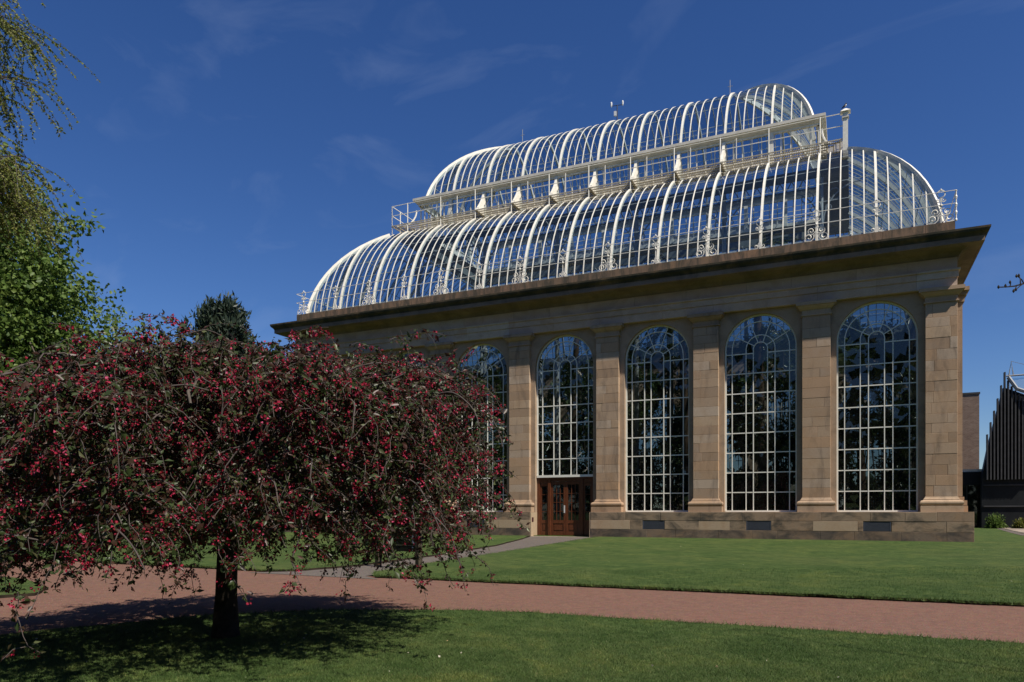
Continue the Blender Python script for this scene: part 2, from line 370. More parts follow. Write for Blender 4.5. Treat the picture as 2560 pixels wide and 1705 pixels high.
# ------------------------------------------------------------------ mesh helpers
class MB:
    def __init__(self): self.v = []; self.f = []
    def add(self, vs, fs):
        o = len(self.v); self.v += [tuple(p) for p in vs]
        self.f += [tuple(i + o for i in f) for f in fs]
        return self
    def box(self, x0, x1, y0, y1, z0, z1):
        return self.add([(x0, y0, z0), (x1, y0, z0), (x1, y1, z0), (x0, y1, z0), (x0, y0, z1), (x1, y0, z1), (x1, y1, z1), (x0, y1, z1)],
                        [(0, 3, 2, 1), (4, 5, 6, 7), (0, 1, 5, 4), (1, 2, 6, 5), (2, 3, 7, 6), (3, 0, 4, 7)])
    def block(self, x0, x1, y0, y1, z0, z1, c=0.012):
        """box whose face towards -y has chamfered edges (a dressed stone)"""
        return self.add([(x0, y1, z0), (x1, y1, z0), (x1, y1, z1), (x0, y1, z1),
                         (x0, y0 + c, z0), (x1, y0 + c, z0), (x1, y0 + c, z1), (x0, y0 + c, z1),
                         (x0 + c, y0, z0 + c), (x1 - c, y0, z0 + c), (x1 - c, y0, z1 - c), (x0 + c, y0, z1 - c)],
                        [(0, 3, 2, 1), (0, 1, 5, 4), (1, 2, 6, 5), (2, 3, 7, 6), (3, 0, 4, 7),
                         (4, 5, 9, 8), (5, 6, 10, 9), (6, 7, 11, 10), (7, 4, 8, 11), (8, 9, 10, 11)])
    def tube(self, pts, r, n=5, cap=True, r1=None):
        pts = [Vector(p) for p in pts]
        k = len(pts)
        rs = r if isinstance(r, (list, tuple)) else [r + ((r1 - r) * i / max(1, k - 1) if r1 is not None else 0) for i in range(k)]
        o = len(self.v)
        prev = None
        for i, p in enumerate(pts):
            d = (pts[min(i + 1, k - 1)] - pts[max(i - 1, 0)])
            d = d.normalized() if d.length > 1e-9 else Vector((0, 0, 1))
            if prev is None:
                a = d.orthogonal().normalized()
            else:
                a = prev - d * prev.dot(d)
                a = a.normalized() if a.length > 1e-6 else d.orthogonal().normalized()
            prev = a
            b = d.cross(a)
            for j in range(n):
                t = 2 * math.pi * j / n
                self.v.append(tuple(p + (a * math.cos(t) + b * math.sin(t)) * rs[i]))
        for i in range(k - 1):
            for j in range(n):
                self.f.append((o + i * n + j, o + i * n + (j + 1) % n, o + (i + 1) * n + (j + 1) % n, o + (i + 1) * n + j))
        if cap:
            self.f.append(tuple(o + j for j in reversed(range(n))))
            self.f.append(tuple(o + (k - 1) * n + j for j in range(n)))
        return self
    def prism(self, poly, y0, y1):
        """polygon in (x, z) extruded from y0 to y1"""
        n = len(poly)
        vs = [(x, y0, z) for x, z in poly] + [(x, y1, z) for x, z in poly]
        fs = [tuple(range(n)), tuple(range(2 * n - 1, n - 1, -1))] + [(i, i + n, (i + 1) % n + n, (i + 1) % n) for i in range(n)]
        return self.add(vs, fs)
    def lathe(self, prof, cx, cy, n=12):
        o = len(self.v); k = len(prof)
        for r, z in prof:
            for j in range(n):
                t = 2 * math.pi * j / n
                self.v.append((cx + r * math.cos(t), cy + r * math.sin(t), z))
        for i in range(k - 1):
            for j in range(n):
                self.f.append((o + i * n + j, o + i * n + (j + 1) % n, o + (i + 1) * n + (j + 1) % n, o + (i + 1) * n + j))
        self.f.append(tuple(o + j for j in reversed(range(n))))
        self.f.append(tuple(o + (k - 1) * n + j for j in range(n)))
        return self
    def mesh(self, name, mat, smooth=False):
        me = bpy.data.meshes.new(name)
        me.from_pydata(self.v, [], self.f)
        if mat: me.materials.append(M[mat])
        bm = bmesh.new(); bm.from_mesh(me)
        bmesh.ops.recalc_face_normals(bm, faces=bm.faces)
        bm.to_mesh(me); bm.free()
        if smooth: me.polygons.foreach_set('use_smooth', [True] * len(me.polygons))
        return me
    def build(self, name, mat, parent=None, smooth=False, loc=None):
        return link(name, self.mesh(name, mat, smooth), parent, loc)

def world_loc(o):
    l = Vector(o.location)
    p = o.parent
    while p: l += Vector(p.location); p = p.parent
    return l

def link(name, me, parent=None, loc=None):
    """meshes are modelled in world coordinates (or at loc); a parent's own offset is taken out again"""
    o = bpy.data.objects.new(name, me)
    COL.objects.link(o)
    l = Vector(loc) if loc is not None else Vector((0, 0, 0))
    if parent:
        o.parent = parent
        l = l - world_loc(parent)
    o.location = l
    return o

def tag(o, label=None, cat=None, group=None, kind=None):
    for k, v in (('label', label), ('category', cat), ('group', group), ('kind', kind)):
        if v: o[k] = v
    return o

def thing(name, loc, label, cat, group=None):
    o = bpy.data.objects.new(name, None)
    o.empty_display_size = 0.3
    COL.objects.link(o)
    o.location = loc
    return tag(o, label, cat, group)

def tri_mesh(name, verts, faces, mat, parent=None, smooth=False):
    """numpy verts (n,3), faces (m,3)"""
    me = bpy.data.meshes.new(name)
    verts = np.asarray(verts, dtype=np.float32); faces = np.asarray(faces, dtype=np.int32)
    me.vertices.add(len(verts)); me.vertices.foreach_set('co', verts.ravel())
    k = faces.shape[1]
    me.loops.add(faces.size); me.loops.foreach_set('vertex_index', faces.ravel())
    me.polygons.add(len(faces))
    me.polygons.foreach_set('loop_start', np.arange(0, faces.size, k, dtype=np.int32))
    me.polygons.foreach_set('loop_total', np.full(len(faces), k, dtype=np.int32))
    if smooth: me.polygons.foreach_set('use_smooth', np.ones(len(faces), dtype=bool))
    me.update(calc_edges=True)
    me.validate()
    me.materials.append(M[mat])
    return link(name, me, parent)

def unit(a): return a / np.maximum(np.linalg.norm(a, axis=-1, keepdims=True), 1e-9)

def leaf_cloud(name, pts, dirs, length, width, mat, parent=None, fold=0.25):
    """one folded diamond leaf at each point: dirs is the leaf's axis, length and width arrays"""
    n = len(pts)
    pts = np.asarray(pts, float); ax = unit(np.asarray(dirs, float))
    rnd = unit(rng.normal(size=(n, 3)))
    side = unit(np.cross(ax, rnd)); nor = np.cross(side, ax)
    L = np.broadcast_to(np.asarray(length, float), (n,))[:, None]; W = np.broadcast_to(np.asarray(width, float), (n,))[:, None]
    mid = pts + ax * L * 0.45
    v = np.stack([pts, mid + side * W * 0.5 + nor * W * fold, pts + ax * L, mid - side * W * 0.5 + nor * W * fold], 1).reshape(-1, 3)
    b = np.arange(n)[:, None] * 4
    f = np.concatenate([b + np.array([[0, 1, 2]]), b + np.array([[0, 2, 3]])], 1).reshape(-1, 3)
    return tri_mesh(name, v, f, mat, parent)

def gz(y): return 0.0185 * min(y, 0.0)

# ------------------------------------------------------------------ ground, paths, lawns
def ragged(poly, step=0.22, amp=0.028, seed=1):
    rr = random.Random(seed)
    out = []
    n = len(poly)
    for i in range(n):
        a = Vector(poly[i]); b = Vector(poly[(i + 1) % n])
        L = (b - a).length
        k = max(1, min(260, int(L / step)))
        if L > 80: k = 4
        for j in range(k):
            p = a.lerp(b, j / k)
            out.append((p.x + rr.uniform(-amp, amp), p.y + rr.uniform(-amp, amp)))
    return out

def sheet(name, poly, lift, mat, skirt=0.0, skirt_mat=None, flat=False):
    z = lambda y: (0.0 if flat else gz(y)) + lift
    bm = bmesh.new()
    vs = [bm.verts.new((x, y, z(y))) for x, y in poly]
    top = bm.faces.new(vs)
    edge = []
    if skirt:
        n = len(vs)
        lo = [bm.verts.new((x, y, z(y) - skirt)) for x, y in poly]
        for i in range(n):
            edge.append(bm.faces.new((vs[i], vs[(i + 1) % n], lo[(i + 1) % n], lo[i])))
    for e in edge: e.material_index = 1
    bmesh.ops.triangulate(bm, faces=[top])
    bmesh.ops.recalc_face_normals(bm, faces=bm.faces)
    for f in bm.faces:
        if len(f.verts) == 3 and f.normal.z < 0: f.normal_flip()
    me = bpy.data.meshes.new(name); bm.to_mesh(me); bm.free()
    me.materials.append(M[mat])
    if skirt: me.materials.append(M[skirt_mat])
    return tag(link(name, me), kind='structure')

# base terrain to the horizon: sloping part in front of the building, level behind it
gm = MB()
xs = [-2500, -120, -40, 0, 40, 120, 2500]
ys = [-2500, -45, 0, 60, 200, 2500]
for yy in ys:
    for xx in xs: gm.v.append((xx, yy, (gz(max(yy, -45)) if yy > -46 else gz(-45)) - 0.09))
for j in range(len(ys) - 1):
    for i in range(len(xs) - 1):
        a = j * len(xs) + i
        gm.f.append((a, a + 1, a + 1 + len(xs), a + len(xs)))
tag(gm.build('ground', 'grass'), kind='structure')

PATH_FAR, PATH_NEAR = -17.55, -21.1
red_poly = [(44, PATH_FAR + 0.1), (44, PATH_NEAR - 0.1), (6.5, -21.3), (4.6, -22.0), (3.2, -23.2), (2.2, -24.9), (1.5, -27), (0.9, -31), (0.6, -40),
            (-30, -40), (-44, -22), (-44, -16.5), (-12, -16.6), (-7, -17.0), (-3, -17.2)]
sheet('red_path', red_poly, -0.055, 'red_gravel')
grey_poly = [(-1.45, -0.02), (1.75, -0.02), (1.95, -10), (1.95, -17.3), (2.6, -17.75), (-1.2, -17.6), (-0.3, -17.0), (0.30, -15.4), (0.38, -11.5), (0.05, -6.9), (-0.9, -2.4)]
sheet('grey_path', grey_poly, -0.047, 'grey_path')
lawnA = ragged([(1.80, -0.55), (1.86, -10), (1.82, -16.8), (2.4, -17.45), (44, -17.45), (44, -0.02), (1.80, -0.02)], seed=2)
sheet('lawn_front', lawnA, 0.0, 'grass', 0.085, 'soil')
lawnB = ragged([(-1.42, -0.02), (-1.4, -0.6), (-0.85, -2.4), (0.08, -6.9), (0.42, -11.5), (0.34, -15.4), (-0.25, -16.9), (-0.9, -17.32), (-3.0, -17.12), (-7, -16.92), (-12, -16.5), (-44, -16.3), (-44, -0.02)], seed=3)
sheet('lawn_left', lawnB, 0.0, 'grass', 0.085, 'soil')
lawnC = ragged([(44, -21.2), (7.6, -21.05), (6.5, -21.25), (4.7, -21.9), (3.3, -23.1), (2.3, -24.9), (1.6, -27), (1.0, -31), (0.8, -40), (44, -40)], seed=4)
sheet('lawn_near', lawnC, 0.0, 'grass', 0.085, 'soil')
lawnD = ragged([(-1.7, -22.3), (-2.4, -21.6), (-4.3, -20.8), (-8, -20.3), (-20, -19.8), (-30, -20), (-26, -30), (-9, -27), (-2.2, -23.3)], seed=5)
sheet('lawn_island', lawnD, 0.0, 'grass', 0.085, 'soil')
tag(MB().box(-44, 44, 0.0, 120, -0.086, -0.004).build('lawn_back', 'grass'), kind='structure')
# paving beyond the right end of the building: slabs laid on a base
pave = [(18.7, 9.0), (19.1, 14), (20.1, 24.5), (21.7, 39.4), (23.2, 54.9), (40, 54), (40, 9)]
pv = tag(sheet('paving', pave, 0.004, 'grey_path', flat=True), kind='structure')
M['slab'] = stone_mat('paving_slab', [(0.25, 0.215, 0.18), (0.30, 0.26, 0.215), (0.21, 0.18, 0.155), (0.38, 0.33, 0.27)])
for r in range(9):
    for c in range(4):
        y0 = 10 + r * 3.1; x0 = 19.35 + (y0 - 10) * 0.088 + c * 1.55
        MB().box(x0, x0 + 1.53, y0, y0 + 3.06, 0.005, 0.02).build('slab', 'slab', pv)

# ------------------------------------------------------------------ the palm house
E = 1.05                      # eye level above the building's foot: the plinth's top
HX, HY = 15.2, 8.7            # half length, half depth (wall faces: x = +-15.2, y = 0 and 17.4)
DEP = 2 * HY
P = 4.2                       # one bay
house = thing('palm_house', (0, HY, 0), 'long sandstone palm house with arched windows and two-tier curved white glass roof', 'glasshouse')

def seg(mb, prof, side, s0, s1, m0=False, m1=False):
    """closed profile [(out, z)] run along one side between s0 and s1; m0/m1 = mitre that end at the corner"""
    half = HX if side in 'fb' else HY
    n = len(prof)
    vs = []
    for s, mit, sg in ((s0, m0, -1), (s1, m1, 1)):
        for o, z in prof:
            t = sg * (half + o) if mit else s
            if side == 'f': p = (t, -o, z)
            elif side == 'b': p = (t, DEP + o, z)
            elif side == 'l': p = (-HX - o, HY + t, z)
            else: p = (HX + o, HY + t, z)
            vs.append(p)
    fs = [tuple(range(n)), tuple(range(2 * n - 1, n - 1, -1))] + [(i, i + n, (i + 1) % n + n, (i + 1) % n) for i in range(n)]
    mb.add(vs, fs)

def course(name, prof, joints, mat, back=True):
    """a moulded course round the building: blocks along the front, plain runs along the other sides"""
    part = MB()
    for sd in 'blr': seg(part, prof, sd, 0, 0, True, True)
    ob = part.build(name, mat, house)
    js = [None] + joints + [None]
    g = 0.004
    for a, b in zip(js[:-1], js[1:]):
        mb = MB()
        seg(mb, prof, 'f', (a or 0) + g, (b or 0) - g, a is None, b is None)
        mb.build('stone', mat, ob)
    return ob

def z_(v): return v + E

# --- plinth: core, then dressed stones in three courses
core = MB()
for x0, x1 in ((-15.62, -1.46), (1.46, 15.62)):
    core.box(x0, x1, -0.27, 0.62, -0.25, z_(-0.012))
core.box(-15.62, -14.7, 0.62, DEP + 0.3, -0.25, z_(-0.01)).box(14.7, 15.62, 0.62, DEP + 0.3, -0.25, z_(-0.01)).box(-14.7, 14.7, DEP - 0.6, DEP + 0.3, -0.25, z_(-0.01))
plinth = core.build('plinth', 'mortar', house)
rr = random.Random(5)
vent_x = [-3 * P, -2 * P, -P, P, 2 * P, 3 * P]
def inside_vent(x): return any(abs(x - v) < 0.52 for v in vent_x)
for side in (-1, 1):
    for ci, (za, zb, mat) in enumerate(((-0.34, 0.0, 'plinth'), (-0.72, -0.34, 'plinth'), (-1.22, -0.72, 'plinth_low'))):
        x = 1.43
        while x < 15.66:
            w = rr.uniform(0.85, 1.75)
            x1 = x + w
            if ci == 1:   # keep the ventilation grilles clear
                for v in [P, 2 * P, 3 * P]:
                    if x < v - 0.47 < x1: x1 = v - 0.47
                    if abs(x - (v - 0.47)) < 0.01: x1 = v + 0.47
            if x1 > 15.25: x1 = 15.68
            mid = (x + x1) / 2
            if not (ci == 1 and abs(mid - round(mid / P) * P) < 0.03 and 0.9 < x1 - x < 0.97):
                m = mat
                if ci == 1 and rr.random() < 0.2: m = 'plinth_clean'
                dy = rr.uniform(-0.006, 0.006)
                MB().block(side * x if side > 0 else -x1, side * x1 if side > 0 else -x, -0.30 + dy, -0.22, z_(za) + (0 if ci < 2 else 0), z_(zb) - 0.004, 0.008).build('stone', m, plinth)
            x = x1 + 0.006
# weathered top of the plinth
MB().box(-15.68, -1.43, -0.298, 0.6, z_(-0.004), z_(0.012)).box(1.43, 15.68, -0.298, 0.6, z_(-0.004), z_(0.012)).build('plinth_ledge', 'stone', house)
# doorway sides of the plinth
for x0 in (-1.46, 1.38): MB().box(x0, x0 + 0.08, -0.29, 0.62, -0.1, z_(-0.006)).build('doorway_jamb', 'plinth_clean', house)
# ventilation grilles
for v in vent_x:
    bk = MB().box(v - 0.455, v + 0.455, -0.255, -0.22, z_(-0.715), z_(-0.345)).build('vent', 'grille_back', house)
    fr = MB()
    for k in range(13):
        zz = z_(-0.70) + k * 0.0275
        fr.box(v - 0.43, v + 0.43, -0.285, -0.256, zz, zz + 0.014)
    fr.box(v - 0.455, v - 0.43, -0.292, -0.256, z_(-0.715), z_(-0.345)).box(v + 0.43, v + 0.455, -0.292, -0.256, z_(-0.715), z_(-0.345))
    fr.build('grille', 'grille', bk)

# --- pilasters
PX = [(-3.5 + k) * P for k in range(8)]
def pil_base(x, w, y_front=0.0, depth=0.5):
    mb = MB()
    mb.box(x - w - 0.17, x + w + 0.17, y_front - 0.19, depth, z_(0.012), z_(0.235))
    prof = []
    for k in range(9):      # torus
        a = -math.pi / 2 + math.pi * k / 8
        prof.append((0.10 + 0.085 * math.cos(a), z_(0.34) + 0.095 * math.sin(a)))
    prof += [(0.07, z_(0.445)), (0.07, z_(0.485)), (0.04, z_(0.505)), (0.012, z_(0.57)), (-0.05, z_(0.57)), (-0.05, z_(0.24))]
    n = len(prof)
    vs = []
    for cxs, cys in ((-1, 1), (-1, 0), (1, 0), (1, 1)):
        for o, z in prof:
            vs.append((x + cxs * (w + o), depth if cys else y_front - o, z))
    fs = []
    for c in range(3):
        for i in range(n):
            fs.append((c * n + i, c * n + (i + 1) % n, (c + 1) * n + (i + 1) % n, (c + 1) * n + i))
    mb.add(vs, fs)
    return mb
def pil_cap(x, w, y_front=0.0, depth=0.5):
    mb = MB()
    mb.box(x - w - 0.05, x + w + 0.05, y_front - 0.05, depth, z_(7.62), z_(7.67))
    mb.box(x - w - 0.015, x + w + 0.015, y_front - 0.015, depth, z_(7.67), z_(7.84))
    prof = [(0.03, z_(7.84)), (0.06, z_(7.87)), (0.13, z_(7.93)), (0.17, z_(7.985)), (0.17, z_(8.0)), (0.215, z_(8.0)), (0.215, z_(8.13)), (-0.05, z_(8.13)), (-0.05, z_(7.84))]
    n = len(prof)
    vs = []
    for cxs, cys in ((-1, 1), (-1, 0), (1, 0), (1, 1)):
        for o, z in prof: vs.append((x + cxs * (w + o), depth if cys else y_front - o, z))
    fs = []
    for c in range(3):
        for i in range(n): fs.append((c * n + i, c * n + (i + 1) % n, (c + 1) * n + (i + 1) % n, (c + 1) * n + i))
    mb.add(vs, fs)
    return mb

PW = 0.505
for k, x in enumerate(PX):
    corner = k in (0, 7)
    pil = MB().box(x - PW + 0.02, x + PW - 0.02, 0.03, 0.5, z_(0.55), z_(7.65)).build('pilaster', 'mortar', house)
    pil_base(x, PW).build('base', 'stone', pil, False)
    pil_cap(x, PW).build('capital', 'stone', pil)
    zz = 0.57
    n = 0
    while zz < 7.62:
        h = rr.uniform(0.34, 0.42)
        if zz + h > 7.45: h = 7.622 - zz
        if corner and rr.random() < 0.9 or rr.random() < 0.28:
            c = rr.choice((-1, 1)) * rr.uniform(0.14, 0.34) if corner else rr.uniform(-0.3, 0.3)
            spans = ((x - PW, x + c - 0.003), (x + c + 0.003, x + PW))
        else:
            spans = ((x - PW, x + PW),)
        for a, b in spans:
            MB().block(a, b, rr.uniform(-0.004, 0.004), 0.48, z_(zz) + 0.003, z_(zz + h) - 0.003, 0.006).build('stone', 'stone', pil)
        zz += h
# side pilasters that show past the two front corners, then along both ends
for sx in (-1, 1):
    xe = sx * (HX + 0.19)
    for k, yc in enumerate((0.78, 4.74, 8.7, 12.66, 16.62)):
        mb = MB()
        x0, x1 = sorted((sx * (HX - 0.45), xe))
        zz = 0.57
        while zz < 7.62:
            h = 0.79 if k else 0.75
            h = min(h, 7.62 - zz)
            mb.box(x0, x1, yc - 0.505, yc + 0.505, z_(zz) + 0.003, z_(zz + h) - 0.003)
            zz += h
        pil = mb.build('end_pilaster', 'stone', house)
        b = MB().box(*sorted((sx * (HX - 0.4), xe + sx * 0.15)), yc - 0.66, yc + 0.66, z_(0.012), z_(0.235)).box(*sorted((sx * (HX - 0.4), xe + sx * 0.13)), yc - 0.64, yc + 0.64, z_(0.25), z_(0.43)).box(*sorted((sx * (HX - 0.4), xe + sx * 0.05)), yc - 0.55, yc + 0.55, z_(0.43), z_(0.56))
        b.build('base', 'stone', pil)
        c = MB().box(*sorted((sx * (HX - 0.4), xe + sx * 0.06)), yc - 0.56, yc + 0.56, z_(7.622), z_(7.84)).box(*sorted((sx * (HX - 0.4), xe + sx * 0.20)), yc - 0.70, yc + 0.70, z_(7.99), z_(8.125)).box(*sorted((sx * (HX - 0.4), xe + sx * 0.12)), yc - 0.62, yc + 0.62, z_(7.84), z_(7.99))
        c.build('capital', 'stone', pil)

# --- walls with round-arched openings
WH, SPR = 1.385, 6.60         # half width and springing of the openings
def arch_wall(mb, hw, z0, z1, y0, y1, oh, spr, zsill, n=22):
    """panel from -hw..hw with an arched hole of half width oh, local x; front y0, back y1"""
    out = [(-oh, zsill), (-oh, spr)] + [(-oh * math.cos(math.pi * i / n), spr + oh * math.sin(math.pi * i / n)) for i in range(1, n)] + [(oh, spr), (oh, zsill)]
    def fill(y, flip):
        o = len(mb.v)
        vs = []; fs = []
        top = []
        for x, z in out:
            vs.append((x, y, z)); vs.append((x, y, z1))
        k = len(out)
        for i in range(1, k - 2):
            fs.append((2 * i, 2 * i + 1, 2 * i + 3, 2 * i + 2))
        vs += [(-hw, y, zsill), (-hw, y, z1), (hw, y, zsill), (hw, y, z1)]
        q = 2 * k
        fs += [(q, q + 1, 3, 2, 0) if True else 0, (q + 2, 2 * k - 2, 2 * k - 4, 2 * k - 3, q + 3)]
        if zsill > z0 + 1e-6:
            vs += [(-hw, y, z0), (hw, y, z0)]
            fs.append((q + 4, q + 5, q + 2, q))
        mb.add(vs, fs)
    fill(y0, False); fill(y1, True)
    o = len(mb.v); k = len(out)
    mb.v += [(x, y0, z) for x, z in out] + [(x, y1, z) for x, z in out]
    for i in range(k - 1): mb.f.append((o + i, o + i + 1, o + k + i + 1, o + k + i))
    mb.f.append((o, o + k - 1, o + 2 * k - 1, o + k))
    return mb
bay = arch_wall(MB(), P / 2 - PW, 0, z_(8.3), 0.20, 0.62, WH, z_(SPR), z_(0.006))
bay_me = bay.mesh('wall_bay', 'stone_wall')
doorbay_me = arch_wall(MB(), P / 2 - PW, 0, z_(8.3), 0.20, 0.62, WH, z_(SPR), -0.04).mesh('door_bay', 'stone_wall')
for k in range(-3, 4):
    link('wall_bay', doorbay_me if k == 0 else bay_me, house, (k * P, 0, 0))
# end and rear walls: same arches, plainer
endbay = arch_wall(MB(), 1.98, z_(-0.05), z_(8.3), 0.20, 0.62, WH, z_(SPR), z_(0.0)).mesh('end_bay', 'stone_wall')
for sx in (-1, 1):
    for yc in (2.76, 6.72, 10.68, 14.64):
        o = link('end_bay', endbay, house, (sx * HX, yc, 0))
        o.rotation_euler = (0, 0, R(90) * sx)
for k in range(-3, 4):
    o = link('rear_bay', arch_wall(MB(), P / 2, z_(-0.05), z_(8.3), 0.20, 0.62, WH, z_(SPR), z_(0.0)).mesh('rear_bay', 'stone_wall') if k == -3 else rear_me, house, (k * P, DEP, 0))
    rear_me = o.data
    o.rotation_euler = (0, 0, R(180))

# --- entablature, cornice and parapet
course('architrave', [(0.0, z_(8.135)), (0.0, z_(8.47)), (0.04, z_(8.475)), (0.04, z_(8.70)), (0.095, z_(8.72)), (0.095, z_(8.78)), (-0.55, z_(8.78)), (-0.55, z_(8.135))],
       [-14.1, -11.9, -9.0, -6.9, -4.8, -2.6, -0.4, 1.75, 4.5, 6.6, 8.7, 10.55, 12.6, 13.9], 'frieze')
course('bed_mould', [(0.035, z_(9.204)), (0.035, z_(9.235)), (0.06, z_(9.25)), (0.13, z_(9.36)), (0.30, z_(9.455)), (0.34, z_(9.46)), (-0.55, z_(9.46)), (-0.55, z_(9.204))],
       [-12.4, -9.9, -7.1, -4.2, -1.5, 1.3, 4.1, 7.0, 9.9, 12.5], 'corona')  # darker soffit material: recess shade put into the colour
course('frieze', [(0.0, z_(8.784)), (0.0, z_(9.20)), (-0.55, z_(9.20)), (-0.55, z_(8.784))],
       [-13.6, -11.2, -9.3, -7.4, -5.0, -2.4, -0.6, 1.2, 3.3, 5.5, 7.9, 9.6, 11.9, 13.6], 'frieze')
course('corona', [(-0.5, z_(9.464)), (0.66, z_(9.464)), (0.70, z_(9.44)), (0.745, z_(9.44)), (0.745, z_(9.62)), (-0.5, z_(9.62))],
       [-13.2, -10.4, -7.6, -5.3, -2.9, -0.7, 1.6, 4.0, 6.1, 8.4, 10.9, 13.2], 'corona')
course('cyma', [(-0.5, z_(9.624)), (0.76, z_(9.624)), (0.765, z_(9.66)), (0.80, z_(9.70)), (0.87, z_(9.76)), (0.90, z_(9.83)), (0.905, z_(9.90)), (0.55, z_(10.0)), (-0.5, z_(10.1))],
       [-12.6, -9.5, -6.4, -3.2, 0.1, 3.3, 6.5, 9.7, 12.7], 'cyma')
course('parapet', [(-0.06, z_(10.0)), (-0.06, z_(10.52)), (-0.42, z_(10.54)), (-0.42, z_(10.0))],
       [-12.9, -10.9, -8.8, -6.7, -4.4, -2.2, 0.2, 2.3, 4.3, 6.5, 8.6, 10.7, 12.8, 14.2], 'parapet')

MB().box(-15.1, 15.1, 0.05, 0.50, z_(8.14), z_(9.46)).box(-15.1, 15.1, 0.2, 0.38, z_(10.0), z_(10.50)).build('wall_core', 'mortar', house)

# --- arched windows: glazing bars, then the panes
BX = [-0.404, -0.204, -0.100, 0.100, 0.204, 0.404]     # vertical bars as fractions of the width
GW = 1.365
ROW = 0.805
YB0, YB1, YG = 0.40, 0.455, 0.43
def arc_pts(r, n=16, a0=0, a1=math.pi): return [(r * math.cos(a0 + (a1 - a0) * i / n), z_(SPR) + r * math.sin(a0 + (a1 - a0) * i / n)) for i in range(n + 1)]
def strip(mb, pts, w, y0, y1):
    """bar of square section following a polyline in x, z"""
    n = len(pts)
    o = len(mb.v)
    for i, (x, z) in enumerate(pts):
        a = pts[max(i - 1, 0)]; b = pts[min(i + 1, n - 1)]
        d = Vector((b[0] - a[0], b[1] - a[1])).normalized()
        px, pz = -d.y * w / 2, d.x * w / 2
        mb.v += [(x + px, y0, z + pz), (x - px, y0, z - pz), (x - px, y1, z - pz), (x + px, y1, z + pz)]
    for i in range(n - 1):
        for j in range(4):
            mb.f.append((o + i * 4 + j, o + i * 4 + (j + 1) % 4, o + (i + 1) * 4 + (j + 1) % 4, o + (i + 1) * 4 + j))
    mb.f.append((o, o + 1, o + 2, o + 3)); mb.f.append((o + n * 4 - 4, o + n * 4 - 1, o + n * 4 - 2, o + n * 4 - 3))
def window_bars(zbot):
    mb = MB()
    zb = z_(zbot)
    ztop = z_(0.0) + 8 * ROW
    bw = 0.034
    xs_ = [f * 2 * GW for f in BX]
    strip(mb, [(-GW, zb), (-GW, z_(SPR))], 0.075, YB0 - 0.02, YB1 + 0.02)
    strip(mb, [(GW, zb), (GW, z_(SPR))], 0.075, YB0 - 0.02, YB1 + 0.02)
    strip(mb, arc_pts(GW, 28), 0.075, YB0 - 0.02, YB1 + 0.02)
    mb.box(-GW, GW, YB0 - 0.06, YB1 + 0.02, zb - 0.03, zb + 0.075)
    for r in (abs(xs_[0]), abs(xs_[1]), abs(xs_[2])):
        strip(mb, arc_pts(r, 18), bw, YB0, YB1)
    for x in xs_: strip(mb, [(x, zb), (x, z_(SPR))], bw, YB0, YB1)
    k0 = int(round(zbot / ROW))
    for k in range(k0 + 1, 8):
        mb.box(-GW, GW, YB0 + 0.006, YB1 - 0.006, z_(k * ROW) - 0.02, z_(k * ROW) + 0.02)
    mb.box(-GW, xs_[2], YB0 + 0.006, YB1 - 0.006, ztop - 0.02, ztop + 0.02)
    mb.box(xs_[3], GW, YB0 + 0.006, YB1 - 0.006, ztop - 0.02, ztop + 0.02)
    for a in (R(30), R(70), R(110), R(150)):
        strip(mb, [(abs(xs_[2]) * math.cos(a), z_(SPR) + abs(xs_[2]) * math.sin(a)), (GW * math.cos(a), z_(SPR) + GW * math.sin(a))], bw * 0.9, YB0 + 0.004, YB1 - 0.004)
    return mb
def pane_list(zbot):
    """flat polygons (x, z) of every pane"""
    xs_ = [-GW] + [f * 2 * GW for f in BX] + [GW]
    out = []
    k0 = int(round(zbot / ROW))
    for k in range(k0, 8):
        for i in range(7):
            out.append([(xs_[i], z_(k * ROW)), (xs_[i + 1], z_(k * ROW)), (xs_[i + 1], z_((k + 1) * ROW)), (xs_[i], z_((k + 1) * ROW))])
    zt = z_(8 * ROW)
    rad = [abs(xs_[3]), abs(xs_[2]), abs(xs_[1]), GW]
    angs = [0, R(30), R(70), R(110), R(150), math.pi]
    out.append(arc_pts(rad[0], 10) + [(-rad[0], zt), (rad[0], zt)])
    for j in range(3):
        for a0, a1 in zip(angs[:-1], angs[1:]):
            ring = arc_pts(rad[j + 1], 4, a0, a1) + arc_pts(rad[j], 4, a1, a0)
            if a0 == 0: ring += [(rad[j], zt), (rad[j + 1], zt)]
            if a1 == math.pi: ring = ring[:5] + [(-rad[j + 1], zt), (-rad[j], zt)] + ring[5:]
            out.append(ring)
    return out
def pane_mesh(poly, tilt):
    mb = MB()
    cx_ = sum(p[0] for p in poly) / len(poly); cz_ = sum(p[1] for p in poly) / len(poly)
    mb.add([(x, YG + (x - cx_) * tilt[0] + (z - cz_) * tilt[1], z) for x, z in poly], [tuple(range(len(poly)))])
    return mb
bars_me = window_bars(0.0).mesh('window', 'bar')
door_bars_me = window_bars(2 * ROW).mesh('window', 'bar')
rp = random.Random(21)
def tl(): return (rp.gauss(0, 0.009), rp.gauss(0, 0.009))
for k in range(-3, 4):
    zb = 2 * ROW if k == 0 else 0.0
    w = link('window', door_bars_me if k == 0 else bars_me, house, (k * P, 0, 0))
    if k >= 0:
        for poly in pane_list(zb):
            link('pane', pane_mesh(poly, tl()).mesh('pane', 'glass'), w, (k * P, 0, 0))
    else:
        mb = MB()
        for poly in pane_list(zb):
            q = pane_mesh(poly, tl()); mb.add(q.v, q.f)
        tag(link('glazing', mb.mesh('glazing', 'glass'), w, (k * P, 0, 0)), kind='stuff')
